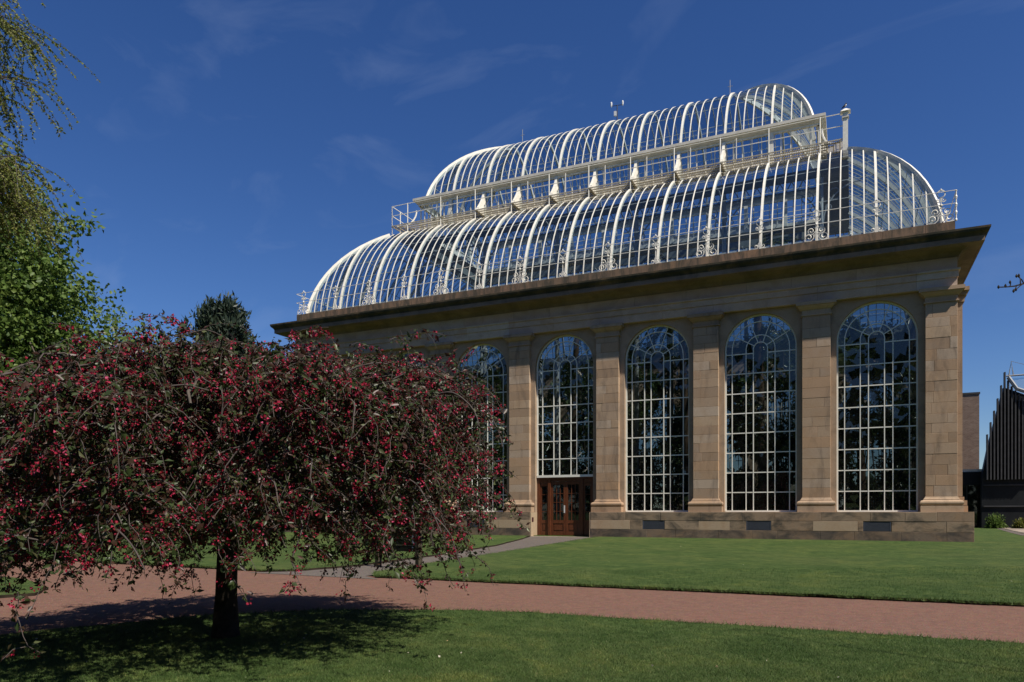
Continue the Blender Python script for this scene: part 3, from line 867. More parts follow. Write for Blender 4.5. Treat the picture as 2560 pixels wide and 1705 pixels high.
ends = [(sx * HX, yc, R(90) * sx) for sx in (-1, 1) for yc in (2.76, 6.72, 10.68, 14.64)] + [(k * P, DEP, R(180)) for k in range(-3, 4)]
gl_me = MB()
for poly in pane_list(0.0):
    q = pane_mesh(poly, tl()); gl_me.add(q.v, q.f)
gl_me = gl_me.mesh('glazing', 'glass')
for x, y, rz in ends:
    w = link('window', bars_me, house, (x, y, 0)); w.rotation_euler = (0, 0, rz)
    g = bpy.data.objects.new('glazing', gl_me); COL.objects.link(g); g.parent = w; g['kind'] = 'stuff'

# --- the door in the middle bay
YD = 0.50
fr = MB()
DT = z_(1.50)
fr.box(-1.38, 1.38, YD - 0.10, YD + 0.1, DT, z_(1.60)).box(-1.385, -1.25, YD - 0.08, YD + 0.1, -0.04, DT).box(1.25, 1.385, YD - 0.08, YD + 0.1, -0.04, DT)
fr.box(-0.84, -0.72, YD - 0.09, YD + 0.08, -0.04, DT).box(0.72, 0.84, YD - 0.09, YD + 0.08, -0.04, DT)
fr.box(-1.25, -0.84, YD - 0.05, YD + 0.05, DT - 0.16, DT - 0.001).box(0.84, 1.25, YD - 0.05, YD + 0.05, DT - 0.16, DT - 0.001).box(-0.72, 0.72, YD - 0.05, YD + 0.05, DT - 0.10, DT - 0.001)
doorframe = fr.build('door_frame', 'wood', house)
def leaf(name, x0, x1, cols, handle=None, st=0.10):
    mb = MB()
    zt = DT - (0.11 if cols == 3 else 0.17); zp = 0.62
    mb.box(x0, x0 + st, YD - 0.03, YD + 0.03, 0.0, zt).box(x1 - st, x1, YD - 0.03, YD + 0.03, 0.0, zt)
    mb.box(x0 + st, x1 - st, YD - 0.028, YD + 0.028, zt - 0.14, zt).box(x0 + st, x1 - st, YD - 0.028, YD + 0.028, 0.0, 0.18).box(x0 + st, x1 - st, YD - 0.028, YD + 0.028, zp - 0.07, zp + 0.07)
    d = mb.build(name, 'wood', house)
    MB().box(x0 + st, x1 - st, YD - 0.004, YD + 0.012, 0.18, zp - 0.07).box(x0 + st + 0.06, x1 - st - 0.06, YD - 0.02, YD - 0.005, 0.24, zp - 0.13).build('door_panel', 'wood', d)
    bars = MB()
    for i in range(1, cols):
        xx = x0 + st + (x1 - x0 - 2 * st) * i / cols
        bars.box(xx - 0.014, xx + 0.014, YD - 0.02, YD + 0.02, zp + 0.07, zt - 0.14)
    for j in range(1, 4):
        zz = zp + 0.07 + (zt - 0.14 - zp - 0.07) * j / 4
        bars.box(x0 + st, x1 - st, YD - 0.018, YD + 0.018, zz - 0.012, zz + 0.012)
    if bars.v: bars.build('glazing_bar', 'wood', d)
    for i in range(cols):
        for j in range(4):
            a = x0 + st + (x1 - x0 - 2 * st) * i / cols; b = x0 + st + (x1 - x0 - 2 * st) * (i + 1) / cols
            c = zp + 0.07 + (zt - 0.21 - zp) * j / 4; e = zp + 0.07 + (zt - 0.21 - zp) * (j + 1) / 4
            MB().add([(a, YD, c), (b, YD + 0.003, c), (b, YD + 0.003, e), (a, YD, e)], [(0, 1, 2, 3)]).build('pane', 'dark_glass', d)
    if handle is not None:
        MB().box(handle - 0.03, handle + 0.03, YD - 0.04, YD - 0.031, 1.02, 1.36).build('push_plate', 'panel', d)
        MB().tube([(handle, YD - 0.035, 0.9), (handle, YD - 0.08, 0.92), (handle, YD - 0.08, 0.97), (handle, YD - 0.035, 0.99)], 0.012, 6).build('door_handle', 'black', d)
leaf('sidelight', -1.25, -0.84, 1, st=0.08)
leaf('door', -0.72, -0.004, 3, handle=-0.06)
leaf('door', 0.004, 0.72, 3)
leaf('sidelight', 0.84, 1.25, 1, st=0.08)
MB().box(-1.42, 1.42, -0.34, 0.62, -0.2, -0.035).build('door_step', 'step', house)
MB().box(-1.378, -1.368, -0.20, -0.02, 0.62, 0.82).build('plaque', 'plaque', house)

# --- lower curved roof and the lantern roof
def prof_lower(n=12, ycut=None):
    zc, RR, y0 = z_(9.65), 6.78, 0.37
    pts = []
    z0, z1 = z_(10.42), z_(15.42)
    for i in range(n + 1):
        z = z0 + (z1 - z0) * (1 - (1 - i / n) ** 1.25)
        y = y0 + RR - math.sqrt(RR * RR - (z - zc) ** 2)
        if ycut is not None and y > ycut:
            if pts:
                y_ = ycut; z_c = zc + math.sqrt(RR * RR - (RR - (y_ - y0)) ** 2)
                pts.append((y_, z_c))
            break
        pts.append((y, z))
    return pts
def prof_upper(n=16, ycut=None):
    zc, RR, y0 = z_(16.7), 5.0, 4.95
    pts = []
    a0 = math.asin((z_(17.48) - zc) / RR); a1 = math.acos((RR - 3.75) / RR)
    for i in range(n + 1):
        a = a0 + (a1 - a0) * i / n
        y = y0 + RR - RR * math.cos(a); z = zc + RR * math.sin(a)
        if ycut is not None and y > ycut:
            if pts: pts.append((ycut, zc + math.sqrt(max(0, RR * RR - (RR - (ycut - y0)) ** 2))))
            break
        pts.append((y, z))
    return pts
def side_pt(side, s, y, z):
    if side == 'f': return (s, y, z)
    if side == 'b': return (s, DEP - y, z)
    if side == 'l': return (-HX + y, HY + s, z)
    return (HX - y, HY + s, z)
def rib_mesh(prof, w, out, inn, name, mat):
    """section swept along the roof curve, local: x = along the eaves, y = inwards"""
    mb = MB()
    n = len(prof)
    for i, (y, z) in enumerate(prof):
        a = prof[max(i - 1, 0)]; b = prof[min(i + 1, n - 1)]
        d = Vector((b[0] - a[0], b[1] - a[1])).normalized()
        ny, nz_ = -d.y, d.x            # outward normal (towards -y, +z)
        for sx, q in ((-1, out), (1, out), (1, -inn), (-1, -inn)):
            mb.v.append((sx * w / 2, y + ny * q, z + nz_ * q))
    for i in range(n - 1):
        for j in range(4): mb.f.append((i * 4 + j, i * 4 + (j + 1) % 4, i * 4 + 4 + (j + 1) % 4, i * 4 + 4 + j))
    mb.f.append((0, 1, 2, 3)); mb.f.append((n * 4 - 4, n * 4 - 1, n * 4 - 2, n * 4 - 3))
    return mb.mesh(name, mat)
def place(name, me, side, s, parent):
    rot = {'f': 0, 'b': 180, 'l': -90, 'r': 90}[side]
    base = {'f': (s, 0, 0), 'b': (s, DEP, 0), 'l': (-HX, HY + s, 0), 'r': (HX, HY + s, 0)}[side]
    o = link(name, me, parent, base)
    o.rotation_euler = (0, 0, R(rot))
    return o

def glazed_roof(part_name, prof_fn, ytop, pitch, sub, main_every, wt, wm, half_main, rib_names):
    """ribs and panes of one tier; the part's own mesh is its sill, purlins and hips"""
    base = MB()
    full = prof_fn()
    ya = full[0][0]
    # hips
    for sx in (-1, 1):
        for sy in (-1, 1):
            pts = []
            for y, z in full:
                X = sx * (HX - y); Y = y if sy < 0 else DEP - y
                pts.append((X, Y, z))
            vs = []
            n = len(pts)
            dirv = Vector((-sx, -sy, 0)).normalized()
            lat = Vector((-dirv.y, dirv.x, 0))
            o = len(base.v)
            for i, p in enumerate(pts):
                a = Vector(pts[max(i - 1, 0)]); b = Vector(pts[min(i + 1, n - 1)])
                d = (b - a).normalized()
                nrm = lat.cross(d)
                if nrm.dot(dirv) > 0 and nrm.z < 0 or nrm.z < 0: nrm = -nrm
                for sg, q in ((-1, 0.085), (1, 0.085), (1, -0.16), (-1, -0.16)):
                    base.v.append(tuple(Vector(p) + lat * sg * wm * 0.62 + nrm * q))
            for i in range(n - 1):
                for j in range(4): base.f.append((o + i * 4 + j, o + i * 4 + (j + 1) % 4, o + i * 4 + 4 + (j + 1) % 4, o + i * 4 + 4 + j))
    # purlins (inside the glass)
    L = len(full)
    for idx in (range(2, L - 1, 2) if part_name == 'lower_roof' else range(3, L - 2, 4)):
        y, z = full[idx]
        for sd in 'fblr':
            half = (HX if sd in 'fb' else HY) - y
            if half < 0.3: continue
            base.tube([side_pt(sd, -half, y + 0.05, z - 0.05), side_pt(sd, half, y + 0.05, z - 0.05)], 0.016, 4)
    part = base.build(part_name, 'white', house)
    cache = {}
    for sd in 'fblr':
        halfe = (HX if sd in 'fb' else HY)
        nmax = int((halfe - ya - 0.05) / pitch)
        for k in range(-nmax, nmax + 1):
            s = k * pitch
            main = (k % main_every == 0)
            lim = halfe - abs(s)
            if lim - ya < 0.12: continue
            yc = min(lim, ytop)
            key = (main, round(yc, 3))
            if key not in cache:
                pr = prof_fn(ycut=yc if yc < ytop - 1e-6 else None)
                cache[key] = rib_mesh(pr, wm if main else wt, 0.045 if main else 0.014, 0.11 if main else 0.012, rib_names[0] if main else rib_names[1], 'white') if len(pr) > 1 else None
            if cache[key]: place(rib_names[0] if main else rib_names[1], cache[key], sd, s, part)
        # panes, one curved strip between each two bars
        for k in range(-nmax - 1, nmax + 1):
            s0, s1 = k * pitch, (k + 1) * pitch
            s0c, s1c = max(s0, -halfe + ya), min(s1, halfe - ya)
            key = (sd in 'fb', 'p', round(abs(s0 + s1), 3), s0 + s1 > 0)
            if s1c - s0c < 0.02: continue
            pr = prof_fn(12 if part_name == 'lower_roof' else 12)
            vs = []; fs = []
            tilt = rp.gauss(0, 0.004)
            for y, z in pr:
                l = halfe - y
                a = max(min(s0c, l), -l); b = max(min(s1c, l), -l)
                vs += [(a, y - tilt, z), (b, y + tilt, z)]
            n = len(pr)
            for i in range(n - 1):
                fs.append((2 * i, 2 * i + 1, 2 * i + 3, 2 * i + 2))
            # drop collapsed quads
            fs = [f for f in fs if abs(vs[f[0]][0] - vs[f[1]][0]) > 1e-4 or abs(vs[f[2]][0] - vs[f[3]][0]) > 1e-4]
            if not fs: continue
            me = bpy.data.meshes.new(rib_names[2])
            me.from_pydata(vs, [], fs)
            bm = bmesh.new(); bm.from_mesh(me)
            bmesh.ops.remove_doubles(bm, verts=bm.verts, dist=0.002)
            loose = [v for v in bm.verts if not v.link_faces]
            bmesh.ops.delete(bm, geom=loose, context='VERTS')
            bm.to_mesh(me); bm.free()
            if not len(me.polygons): continue
            me.materials.append(M['roof_glass'])
            me.polygons.foreach_set('use_smooth', [True] * len(me.polygons))
            place(rib_names[2], me, sd, 0, part)
    return part
lower = glazed_roof('lower_roof', lambda n=12, ycut=None: prof_lower(n, ycut), 3.6, 0.42, 5, 5, 0.044, 0.090, True, ('main_rib', 'glazing_bar', 'roof_pane'))
upper = glazed_roof('lantern_roof', lambda n=16, ycut=None: prof_upper(n, ycut), 8.7, 0.42, 5, 5, 0.044, 0.090, True, ('lantern_main_rib', 'lantern_glazing_bar', 'lantern_pane'))
# pale upstand at the foot of the lower roof
up = MB()
for sd in 'fblr':
    half = (HX if sd in 'fb' else HY) - 0.46
    pts = [side_pt(sd, -half, 0.47, z_(10.3)), side_pt(sd, half, 0.47, z_(10.3)), side_pt(sd, half, 0.49, z_(10.72)), side_pt(sd, -half, 0.49, z_(10.72)),
           side_pt(sd, -half, 0.50, z_(10.3)), side_pt(sd, half, 0.50, z_(10.3)), side_pt(sd, half, 0.52, z_(10.72)), side_pt(sd, -half, 0.52, z_(10.72))]
    up.add(pts, [(0, 1, 2, 3), (4, 5, 6, 7), (3, 2, 6, 7), (0, 1, 5, 4)])
up.build('upstand', 'panel', house)
# ridge capping
MB().tube([(-6.6, HY, z_(21.60)), (6.6, HY, z_(21.60))], 0.07, 6).build('ridge_cap', 'copper', house)

# --- deck between the tiers, walkway, clerestory
deck = MB()
for sd in 'fblr':
    H = HX if sd in 'fb' else HY
    a, b = H - 3.58, H - 4.8
    deck.add([side_pt(sd, -a, 3.58, z_(15.40)), side_pt(sd, a, 3.58, z_(15.40)), side_pt(sd, b, 4.8, z_(15.80)), side_pt(sd, -b, 4.8, z_(15.80))], [(0, 1, 2, 3)])
    ns_ = int(2 * a / 0.12)
    for i in range(ns_):
        s = -a + 0.06 + i * 0.12
        if abs(s) > b: continue
        deck.tube([side_pt(sd, s, 3.6, z_(15.43)), side_pt(sd, s, 4.75, z_(15.82))], 0.02, 4, False)
deck.build('gutter_deck', 'grating', house)
walk = MB()
for sd in 'fblr':
    H = HX if sd in 'fb' else HY
    a = H - 3.66; b = H - 4.72
    for y in (3.66, 3.92, 4.18, 4.44, 4.70):
        l = H - y
        walk.tube([side_pt(sd, -l, y, z_(15.93)), side_pt(sd, l, y, z_(15.93))], 0.028, 4)
    i = -a
    while i < a:
        y1 = 4.72 if abs(i) < b else H - abs(i)
        if y1 > 3.7: walk.tube([side_pt(sd, i, 3.66, z_(15.955)), side_pt(sd, i, y1, z_(15.955))], 0.014, 3, False)
        i += 0.075
walk.build('walkway_grating', 'grating', house)
rail = MB()
for sd in 'fblr':
    H = HX if sd in 'fb' else HY
    a = H - 3.68
    for zz in (17.03, 16.50):
        rail.tube([side_pt(sd, -a, 3.68, z_(zz)), side_pt(sd, a, 3.68, z_(zz))], 0.02, 4)
    kk = int(a / 2.1)
    for k in list(range(-kk, kk + 1)):
        s = k * 2.1
        rail.tube([side_pt(sd, s, 3.68, z_(15.45)), side_pt(sd, s, 3.68, z_(17.05))], 0.028, 5)
        rail.tube([side_pt(sd, s, 3.62, z_(15.44)), side_pt(sd, s, 4.70, z_(15.90))], 0.03, 4)
    for s in (-a, a):
        rail.tube([side_pt(sd, s, 3.68, z_(15.4)), side_pt(sd, s, 3.68, z_(17.05))], 0.024, 5)
rail.build('walkway_rail', 'white', house)

cl = MB()
for sd in 'fblr':
    H = HX if sd in 'fb' else HY
    a = H - 4.75
    def sbox(s0, s1, y0, y1, z0, z1, mb=None):
        p = [side_pt(sd, s, y, z) for z in (z0, z1) for s, y in ((s0, y0), (s1, y0), (s1, y1), (s0, y1))]
        (mb or cl).add(p, [(0, 3, 2, 1), (4, 5, 6, 7), (0, 1, 5, 4), (1, 2, 6, 5), (2, 3, 7, 6), (3, 0, 4, 7)])
    sbox(-a, a, 4.73, 4.85, z_(15.80), z_(15.98)); sbox(-a, a, 4.74, 4.83, z_(16.22), z_(16.26)); sbox(-a, a, 4.72, 4.86, z_(17.26), z_(17.37))
    n = int(a / 0.42)
    for k in range(-n, n + 1):
        s = k * 0.42
        if k % 5 == 0: continue
        sbox(s - 0.022, s + 0.022, 4.75, 4.82, z_(15.9), z_(17.3))
clere = cl.build('clerestory', 'white', house)
for sd in 'fblr':
    H = HX if sd in 'fb' else HY
    a = H - 4.75
    kk = int(a / 2.1 + 1e-6)
    for k in range(-kk, kk + 1):
        s = k * 2.1
        MBx = MB()
        p = [side_pt(sd, q, y, z) for z in (z_(15.82), z_(17.36)) for q, y in ((s - 0.10, 4.70), (s + 0.10, 4.70), (s + 0.10, 4.87), (s - 0.10, 4.87))]
        MBx.add(p, [(0, 3, 2, 1), (4, 5, 6, 7), (0, 1, 5, 4), (1, 2, 6, 5), (2, 3, 7, 6), (3, 0, 4, 7)])
        pier = MBx.build('pier', 'white', clere)
        if abs(k) == kk and sd in 'fb': continue
        # curved buttress fin in front of each pier
        poly = [(4.70, z_(17.30))]
        for i in range(9):
            u = i / 8
            poly.append((4.64 - 0.92 * u ** 1.5, z_(17.28) - 1.32 * u))
        poly.append((4.70, z_(15.96)))
        fb = MB()
        m = len(poly)
        vs = [side_pt(sd, s - 0.06, y, z) for y, z in poly] + [side_pt(sd, s + 0.06, y, z) for y, z in poly]
        fb.add(vs, [tuple(range(m)), tuple(range(2 * m - 1, m - 1, -1))] + [(i, i + m, (i + 1) % m + m, (i + 1) % m) for i in range(m)])
        fb.build('buttress', 'white', pier)
    # panes and one hinged-open casement in each bay
    for k in range(-kk, kk):
        for j in range(5):
            s0 = k * 2.1 + j * 0.42; s1 = s0 + 0.42
            opened = (j == 1 and sd == 'f')
            pg = MB()
            if opened:
                hx = s0 + 0.03
                q = [side_pt(sd, hx, 4.74, z_(16.28)), side_pt(sd, hx + 0.16, 4.40, z_(16.28)), side_pt(sd, hx + 0.16, 4.40, z_(17.25)), side_pt(sd, hx, 4.74, z_(17.25))]
                cs = MB().tube([q[0], q[1], q[2], q[3], q[0]], 0.022, 4).build('casement', 'white', clere)
                MB().add(q, [(0, 1, 2, 3)]).build('clerestory_pane', 'roof_glass', cs)
            else:
                pg.add([side_pt(sd, s0, 4.785, z_(16.26)), side_pt(sd, s1, 4.785, z_(16.26)), side_pt(sd, s1, 4.785, z_(17.26)), side_pt(sd, s0, 4.785, z_(17.26))], [(0, 1, 2, 3)])
                pg.build('clerestory_pane', 'roof_glass', clere)
            MB().add([side_pt(sd, s0, 4.787, z_(15.98)), side_pt(sd, s1, 4.787, z_(15.98)), side_pt(sd, s1, 4.787, z_(16.22)), side_pt(sd, s0, 4.787, z_(16.22))], [(0, 1, 2, 3)]).build('sill_panel', 'panel', clere)
# diagonal fins at the four lantern corners
for sx in (-1, 1):
    for sy in (-1, 1):
        poly = []
        for i in range(10):
            t = i / 9 * math.pi / 2
            poly.append((4.66 - 0.86 * math.sin(0) - 0.80 * (1 - math.cos(t)) ** 1.0 - 0.0, z_(17.0) - 1.05 * math.sin(t)))
        pts = [(sx * (HX - y), (y if sy < 0 else DEP - y), z) for y, z in poly]
        MB().tube(pts, 0.045, 5).build('corner_fin', 'white', clere)
fas = MB()
for prof in ([(-4.85, z_(17.365)), (-4.66, z_(17.365)), (-4.64, z_(17.40)), (-4.56, z_(17.46)), (-4.55, z_(17.50)), (-4.50, z_(17.51)), (-4.50, z_(17.64)), (-4.58, z_(17.65)), (-4.95, z_(17.58))],):
    for sd in 'fblr': seg(fas, prof, sd, 0, 0, True, True)
fas.build('lantern_gutter', 'fascia', house)

# --- cresting on the parapet: rails and scrolled finials
def spiral(cx, cz, r0, turns, a0, sgn, n=20):
    return [(cx + sgn * r0 * (1 - 0.78 * i / n) * math.cos(a0 + turns * 2 * math.pi * i / n), cz + r0 * (1 - 0.78 * i / n) * math.sin(a0 + turns * 2 * math.pi * i / n)) for i in range(n + 1)]
def finial_mesh(big):
    mb = MB()
    def t(pts, r=0.02): mb.tube([(x, 0, z) for x, z in pts], r, 4)
    t([(0, -0.02), (0, 0.90)], 0.022)
    t([(0.125 * math.cos(a), 1.05 + 0.135 * math.sin(a)) for a in [2 * math.pi * i / 16 for i in range(17)]], 0.022)
    mb.lathe([(0.0, 1.17), (0.035, 1.185), (0.03, 1.22), (0.0, 1.25)], 0, 0, 6)
    mb.lathe([(0.025, 0.58), (0.06, 0.61), (0.06, 0.65), (0.025, 0.68)], 0, 0, 8)
    for s in (-1, 1):
        t(spiral(s * 0.095, 0.82, 0.085, 1.2, R(120), s))
        if big:
            t(spiral(s * 0.185, 0.40, 0.15, 1.5, R(190), s, 26))
            t(spiral(s * 0.27, 0.16, 0.185, 1.5, R(150), s, 26))
            t([(0, 0.56), (s * 0.05, 0.50), (s * 0.10, 0.53)])
            t([(0, 0.30), (s * 0.06, 0.24), (s * 0.10, 0.10), (s * 0.2, 0.0), (s * 0.40, 0.02), (s * 0.45, 0.06)])
        else:
            t(spiral(s * 0.12, 0.11, 0.095, 1.2, R(150), s))
            t([(0, 0.28), (s * 0.05, 0.18), (s * 0.08, 0.02), (s * 0.24, 0.0)])
    return mb.mesh('finial', 'white')
fin_big, fin_small = finial_mesh(True), finial_mesh(False)
for k in range(15):
    link('finial', fin_big if k % 2 == 0 else fin_small, house, ((k - 7) * 2.1, 0.10, z_(10.53)))
for sx in (-1, 1):
    for k in range(1, 8):
        o = link('finial', fin_big if k % 2 == 0 else fin_small, house, (sx * (HX - 0.1), 0.3 + k * 2.1, z_(10.53)))
        o.rotation_euler = (0, 0, R(90))
cr = MB()
for zz in (11.64, 11.17):
    c = [(-HX + 0.02, 0.08, z_(zz)), (HX - 0.02, 0.08, z_(zz)), (HX - 0.02, DEP - 0.08, z_(zz)), (-HX + 0.02, DEP - 0.08, z_(zz)), (-HX + 0.02, 0.08, z_(zz))]
    for a, b in zip(c[:-1], c[1:]): cr.tube([a, b], 0.014, 4)
cr.build('parapet_rail', 'white', house)
bp = MB()
for zz in (0, 0.28, 0.56, 0.84):
    bp.lathe([(0.03, z_(10.52) + zz), (0.045, z_(10.56) + zz), (0.022, z_(10.62) + zz), (0.022, z_(10.74) + zz), (0.04, z_(10.79) + zz), (0.03, z_(10.80) + zz)], HX - 0.03, 0.09, 8)
bp.build('corner_baluster', 'white', house)

# --- inside: floor, iron columns with brackets, ring beam
tag(MB().box(-14.7, 14.7, 0.62, DEP - 0.62, 0.0, 0.35).build('planting_bed', 'soil', house))
beam = MB()
for sd in 'fblr':
    H = HX if sd in 'fb' else HY
    a = H - 4.72
    p = [side_pt(sd, s, y, z) for z in (z_(14.95), z_(15.35)) for s, y in ((-a, 4.72), (a, 4.72), (a, 4.86), (-a, 4.86))]
    beam.add(p, [(0, 3, 2, 1), (4, 5, 6, 7), (0, 1, 5, 4), (1, 2, 6, 5), (2, 3, 7, 6), (3, 0, 4, 7)])
    for i in range(int(2 * a / 0.5)):
        s = -a + 0.5 * i
        beam.tube([side_pt(sd, s, 4.79, z_(14.5)), side_pt(sd, s + 0.25, 4.79, z_(14.95))], 0.025, 4, False)
        beam.tube([side_pt(sd, s + 0.5, 4.79, z_(14.5)), side_pt(sd, s + 0.25, 4.79, z_(14.95))], 0.025, 4, False)
    beam.tube([side_pt(sd, -a, 4.79, z_(14.5)), side_pt(sd, a, 4.79, z_(14.5))], 0.04, 4)
    hm = H - 0.55
    beam.tube([side_pt(sd, -hm, 0.75, z_(10.35)), side_pt(sd, hm, 0.75, z_(10.35))], 0.09, 4)
beam.build('ring_beam', 'iron', house)
colm = MB()
colm.lathe([(0.20, 0.3), (0.20, 0.5), (0.13, 0.6), (0.105, 9.6), (0.16, 9.7), (0.16, 9.85), (0.10, 9.95), (0.095, z_(14.9))], 0, 0, 10)
for a in (0, 90, 180, 270):
    dx, dy = math.cos(R(a)), math.sin(R(a))
    pts = [(dx * (0.1 + 1.5 * (1 - math.cos(t))), dy * (0.1 + 1.5 * (1 - math.cos(t))), z_(12.9) + 1.6 * math.sin(t)) for t in [math.pi / 2 * i / 8 for i in range(9)]]
    colm.tube(pts, 0.035, 4)
    colm.tube([(dx * (0.55 + 0.25 * math.cos(t)), dy * (0.55 + 0.25 * math.cos(t)), z_(14.1) + 0.25 * math.sin(t)) for t in [2 * math.pi * i / 10 for i in range(11)]], 0.025, 4)
    colm.tube([(dx * (0.3 + 0.13 * math.cos(t)), dy * (0.3 + 0.13 * math.cos(t)), z_(13.55) + 0.13 * math.sin(t)) for t in [2 * math.pi * i / 8 for i in range(9)]], 0.022, 4)
col_me = colm.mesh('column', 'castiron')
for x in [(-2.5 + i) * P for i in range(6)]:
    for y in (4.79, DEP - 4.79):
        link('column', col_me, house, (x, y, 0))

# --- things on the roof
ws = thing('weather_station', (-0.06, HY, z_(21.6)), 'slim mast with wind cups and small instrument box on the lantern ridge', 'instrument')
zb = z_(21.6)
MB().tube([(-0.06, HY, zb), (-0.06, HY, zb + 0.95)], 0.028, 6).build('mast', 'black', ws)
MB().tube([(-0.36, HY - 0.12, zb + 0.90), (0.22, HY + 0.12, zb + 0.98)], 0.018, 5).build('cross_arm', 'black', ws)
MB().box(-0.22, -0.10, HY - 0.10, HY + 0.02, zb + 0.35, zb + 0.60).build('instrument_box', 'pale_plastic', ws)
for x, dy, dz in ((-0.36, -0.12, 0), (0.22, 0.12, 0.08)):
    MB().lathe([(0.02, zb + 0.84 + dz), (0.05, zb + 0.92 + dz), (0.055, zb + 1.06 + dz), (0.035, zb + 1.12 + dz)], x, HY + dy, 8).build('wind_cup', 'pale_plastic', ws)
for i, x in enumerate((6.0, -5.8)):
    t_ = thing('lightning_rod', (x, HY, z_(21.6)), ('thin lightning rod near the right end of the lantern ridge', 'thin lightning rod near the left end of the lantern ridge')[i], 'lightning rod', 'lightning rods on the ridge')
    MB().tube([(x, HY, z_(21.6)), (x, HY, z_(22.45))], 0.018, 5).build('rod', 'steel', t_)
    MB().tube([(x - 0.12, HY, z_(22.12)), (x + 0.12, HY, z_(22.12))], 0.014, 4).build('cross_piece', 'steel', t_)
fx, fy = 11.52, 3.72
fl = thing('vent_post', (fx, fy, z_(15.35)), 'square white flue post with pointed cap at the walkway corner', 'vent post')
MB().box(fx - 0.12, fx + 0.08, fy - 0.10, fy + 0.10, z_(15.30), z_(17.06)).build('shaft', 'white', fl)
MB().box(fx - 0.16, fx + 0.12, fy - 0.14, fy + 0.14, z_(16.80), z_(16.86)).build('collar', 'fascia', fl)
MB().add([(fx - 0.22, fy - 0.2, z_(17.06)), (fx + 0.18, fy - 0.2, z_(17.06)), (fx + 0.18, fy + 0.2, z_(17.06)), (fx - 0.22, fy + 0.2, z_(17.06)), (fx - 0.05, fy, z_(17.24)), (fx + 0.01, fy, z_(17.24))],
         [(0, 1, 5, 4), (1, 2, 5), (2, 3, 4, 5), (3, 0, 4), (0, 3, 2, 1)]).build('cap', 'white', fl)
bd = thing('perched_bird', (fx - 0.02, fy, z_(17.24)), 'small dark bird perched on the white flue post', 'bird')
zb = z_(17.24)
def bp_(x, y, z): return (fx - 0.02 + x * 0.6, fy + y * 0.6, zb + z * 0.6)
MB().tube([bp_(-0.26, 0, 0.02), bp_(-0.16, 0, 0.10), bp_(-0.04, 0, 0.19), bp_(0.02, 0, 0.28), bp_(0.05, 0, 0.34), bp_(0.11, 0, 0.335)], [0.009, 0.03, 0.045, 0.036, 0.027, 0.005], 8).build('body', 'feather_dark', bd, True)
for w in (-0.03, 0.03): MB().tube([bp_(-0.02, w, 0), bp_(-0.02, w, 0.15)], 0.005, 4).build('leg', 'feather_dark', bd)
MB().tube([bp_(-0.03, -0.05, 0.12), bp_(0.04, -0.05, 0.20), bp_(0.05, -0.04, 0.25)], [0.018, 0.027, 0.012], 6).build('breast', 'feather_white', bd, True)

# ------------------------------------------------------------------ plants inside the palm house
def palm(x, y, h, nf, L, label):
    t = thing('palm_tree', (x, y, 0.35), label, 'palm')
    bend = rp.uniform(-0.4, 0.4)
    pts = [(x + bend * (i / 6) ** 2, y, 0.3 + h * i / 6) for i in range(7)]
    MB().tube(pts, 0.2, 7, True, 0.14).build('trunk', 'palm_bark', t, True)
    top = np.array(pts[-1])
    P_, D_ = [], []
    for k in range(nf):
        az = rng.uniform(0, 2 * math.pi); el = rng.uniform(-0.5, 1.25)
        d = np.array([math.cos(az) * math.cos(el), math.sin(az) * math.cos(el), math.sin(el)])
        p = top.copy()
        for s in range(16):
            p = p + d * L / 16
            d = unit(d + np.array([0, 0, -0.10]))
            side = unit(np.cross(d, [0, 0, 1.0]))
            for sg in (-1, 1):
                for q in range(2):
                    P_.append(p + d * L / 32 * q); D_.append(d * 0.55 + side * sg + np.array([0, 0, -0.25]))
    n = len(P_)
    leaf_cloud('frond', P_, D_, rng.uniform(0.35, 0.6, n), 0.05, 'palm_leaf', t, 0.1)
palm(8.1, 4.0, 12.2, 34, 2.1, 'tall palm inside the glass roof, left of the last main bay')
palm(12.2, 7.0, 7.0, 26, 2.2, 'palm behind the rightmost tall arched window')
palm(9.4, 8.5, 9.5, 26, 2.3, 'palm trunk behind the second window from the right corner')
palm(4.9, 3.2, 9.8, 28, 2.2, 'palm just inside the window right of the entrance')
palm(3.4, 6.4, 12.4, 28, 2.2, 'palm rising into the roof above the window right of the door')
palm(-1.3, 5.0, 11.2, 28, 2.2, 'palm inside the roof above the entrance')
palm(-4.2, 4.4, 9.0, 26, 2.0, 'palm inside the window left of the entrance')
palm(-6.4, 7.5, 12.0, 26, 2.2, 'palm inside the left half of the curved roof')
def shrub_inside(x, y, rx, h, n, label):
    t = thing('indoor_shrub', (x, y, 0.35), label, 'shrub', 'planting inside the palm house')
    mb = MB()
    for k in range(5):
        a = rng.uniform(0, 6.28)
        mb.tube([(x, y, 0.3), (x + 0.3 * math.cos(a) * rx, y + 0.3 * math.sin(a) * rx * 0.6, 0.3 + h * 0.5), (x + 0.5 * math.cos(a) * rx, y + 0.5 * math.sin(a) * rx * 0.6, 0.3 + h * 0.85)], 0.035, 5, True, 0.012)
    mb.build('stem', 'greybark', t)
    cl_ = rng.normal(size=(26, 3)); cl_ = unit(cl_) * rng.uniform(0.35, 1, (26, 1)) ** 0.5
    cpts = np.array([x, y, 0.3 + h * 0.55]) + cl_ * np.array([rx, rx * 0.7, h * 0.5])
    pts = cpts[rng.integers(0, 26, n)] + rng.normal(size=(n, 3)) * np.array([0.28, 0.25, 0.3])
    pts = pts[(pts[:, 1] > 0.8) & (pts[:, 2] > 0.4)]
    m = len(pts)
    k = 2.4 if y > 8 else 1.0
    leaf_cloud('foliage', pts, rng.normal(size=(m, 3)) + np.array([0, -0.2, -0.5]), rng.uniform(0.10, 0.24, m) * k, rng.uniform(0.05, 0.11, m) * k, 'indoor_leaf', t)
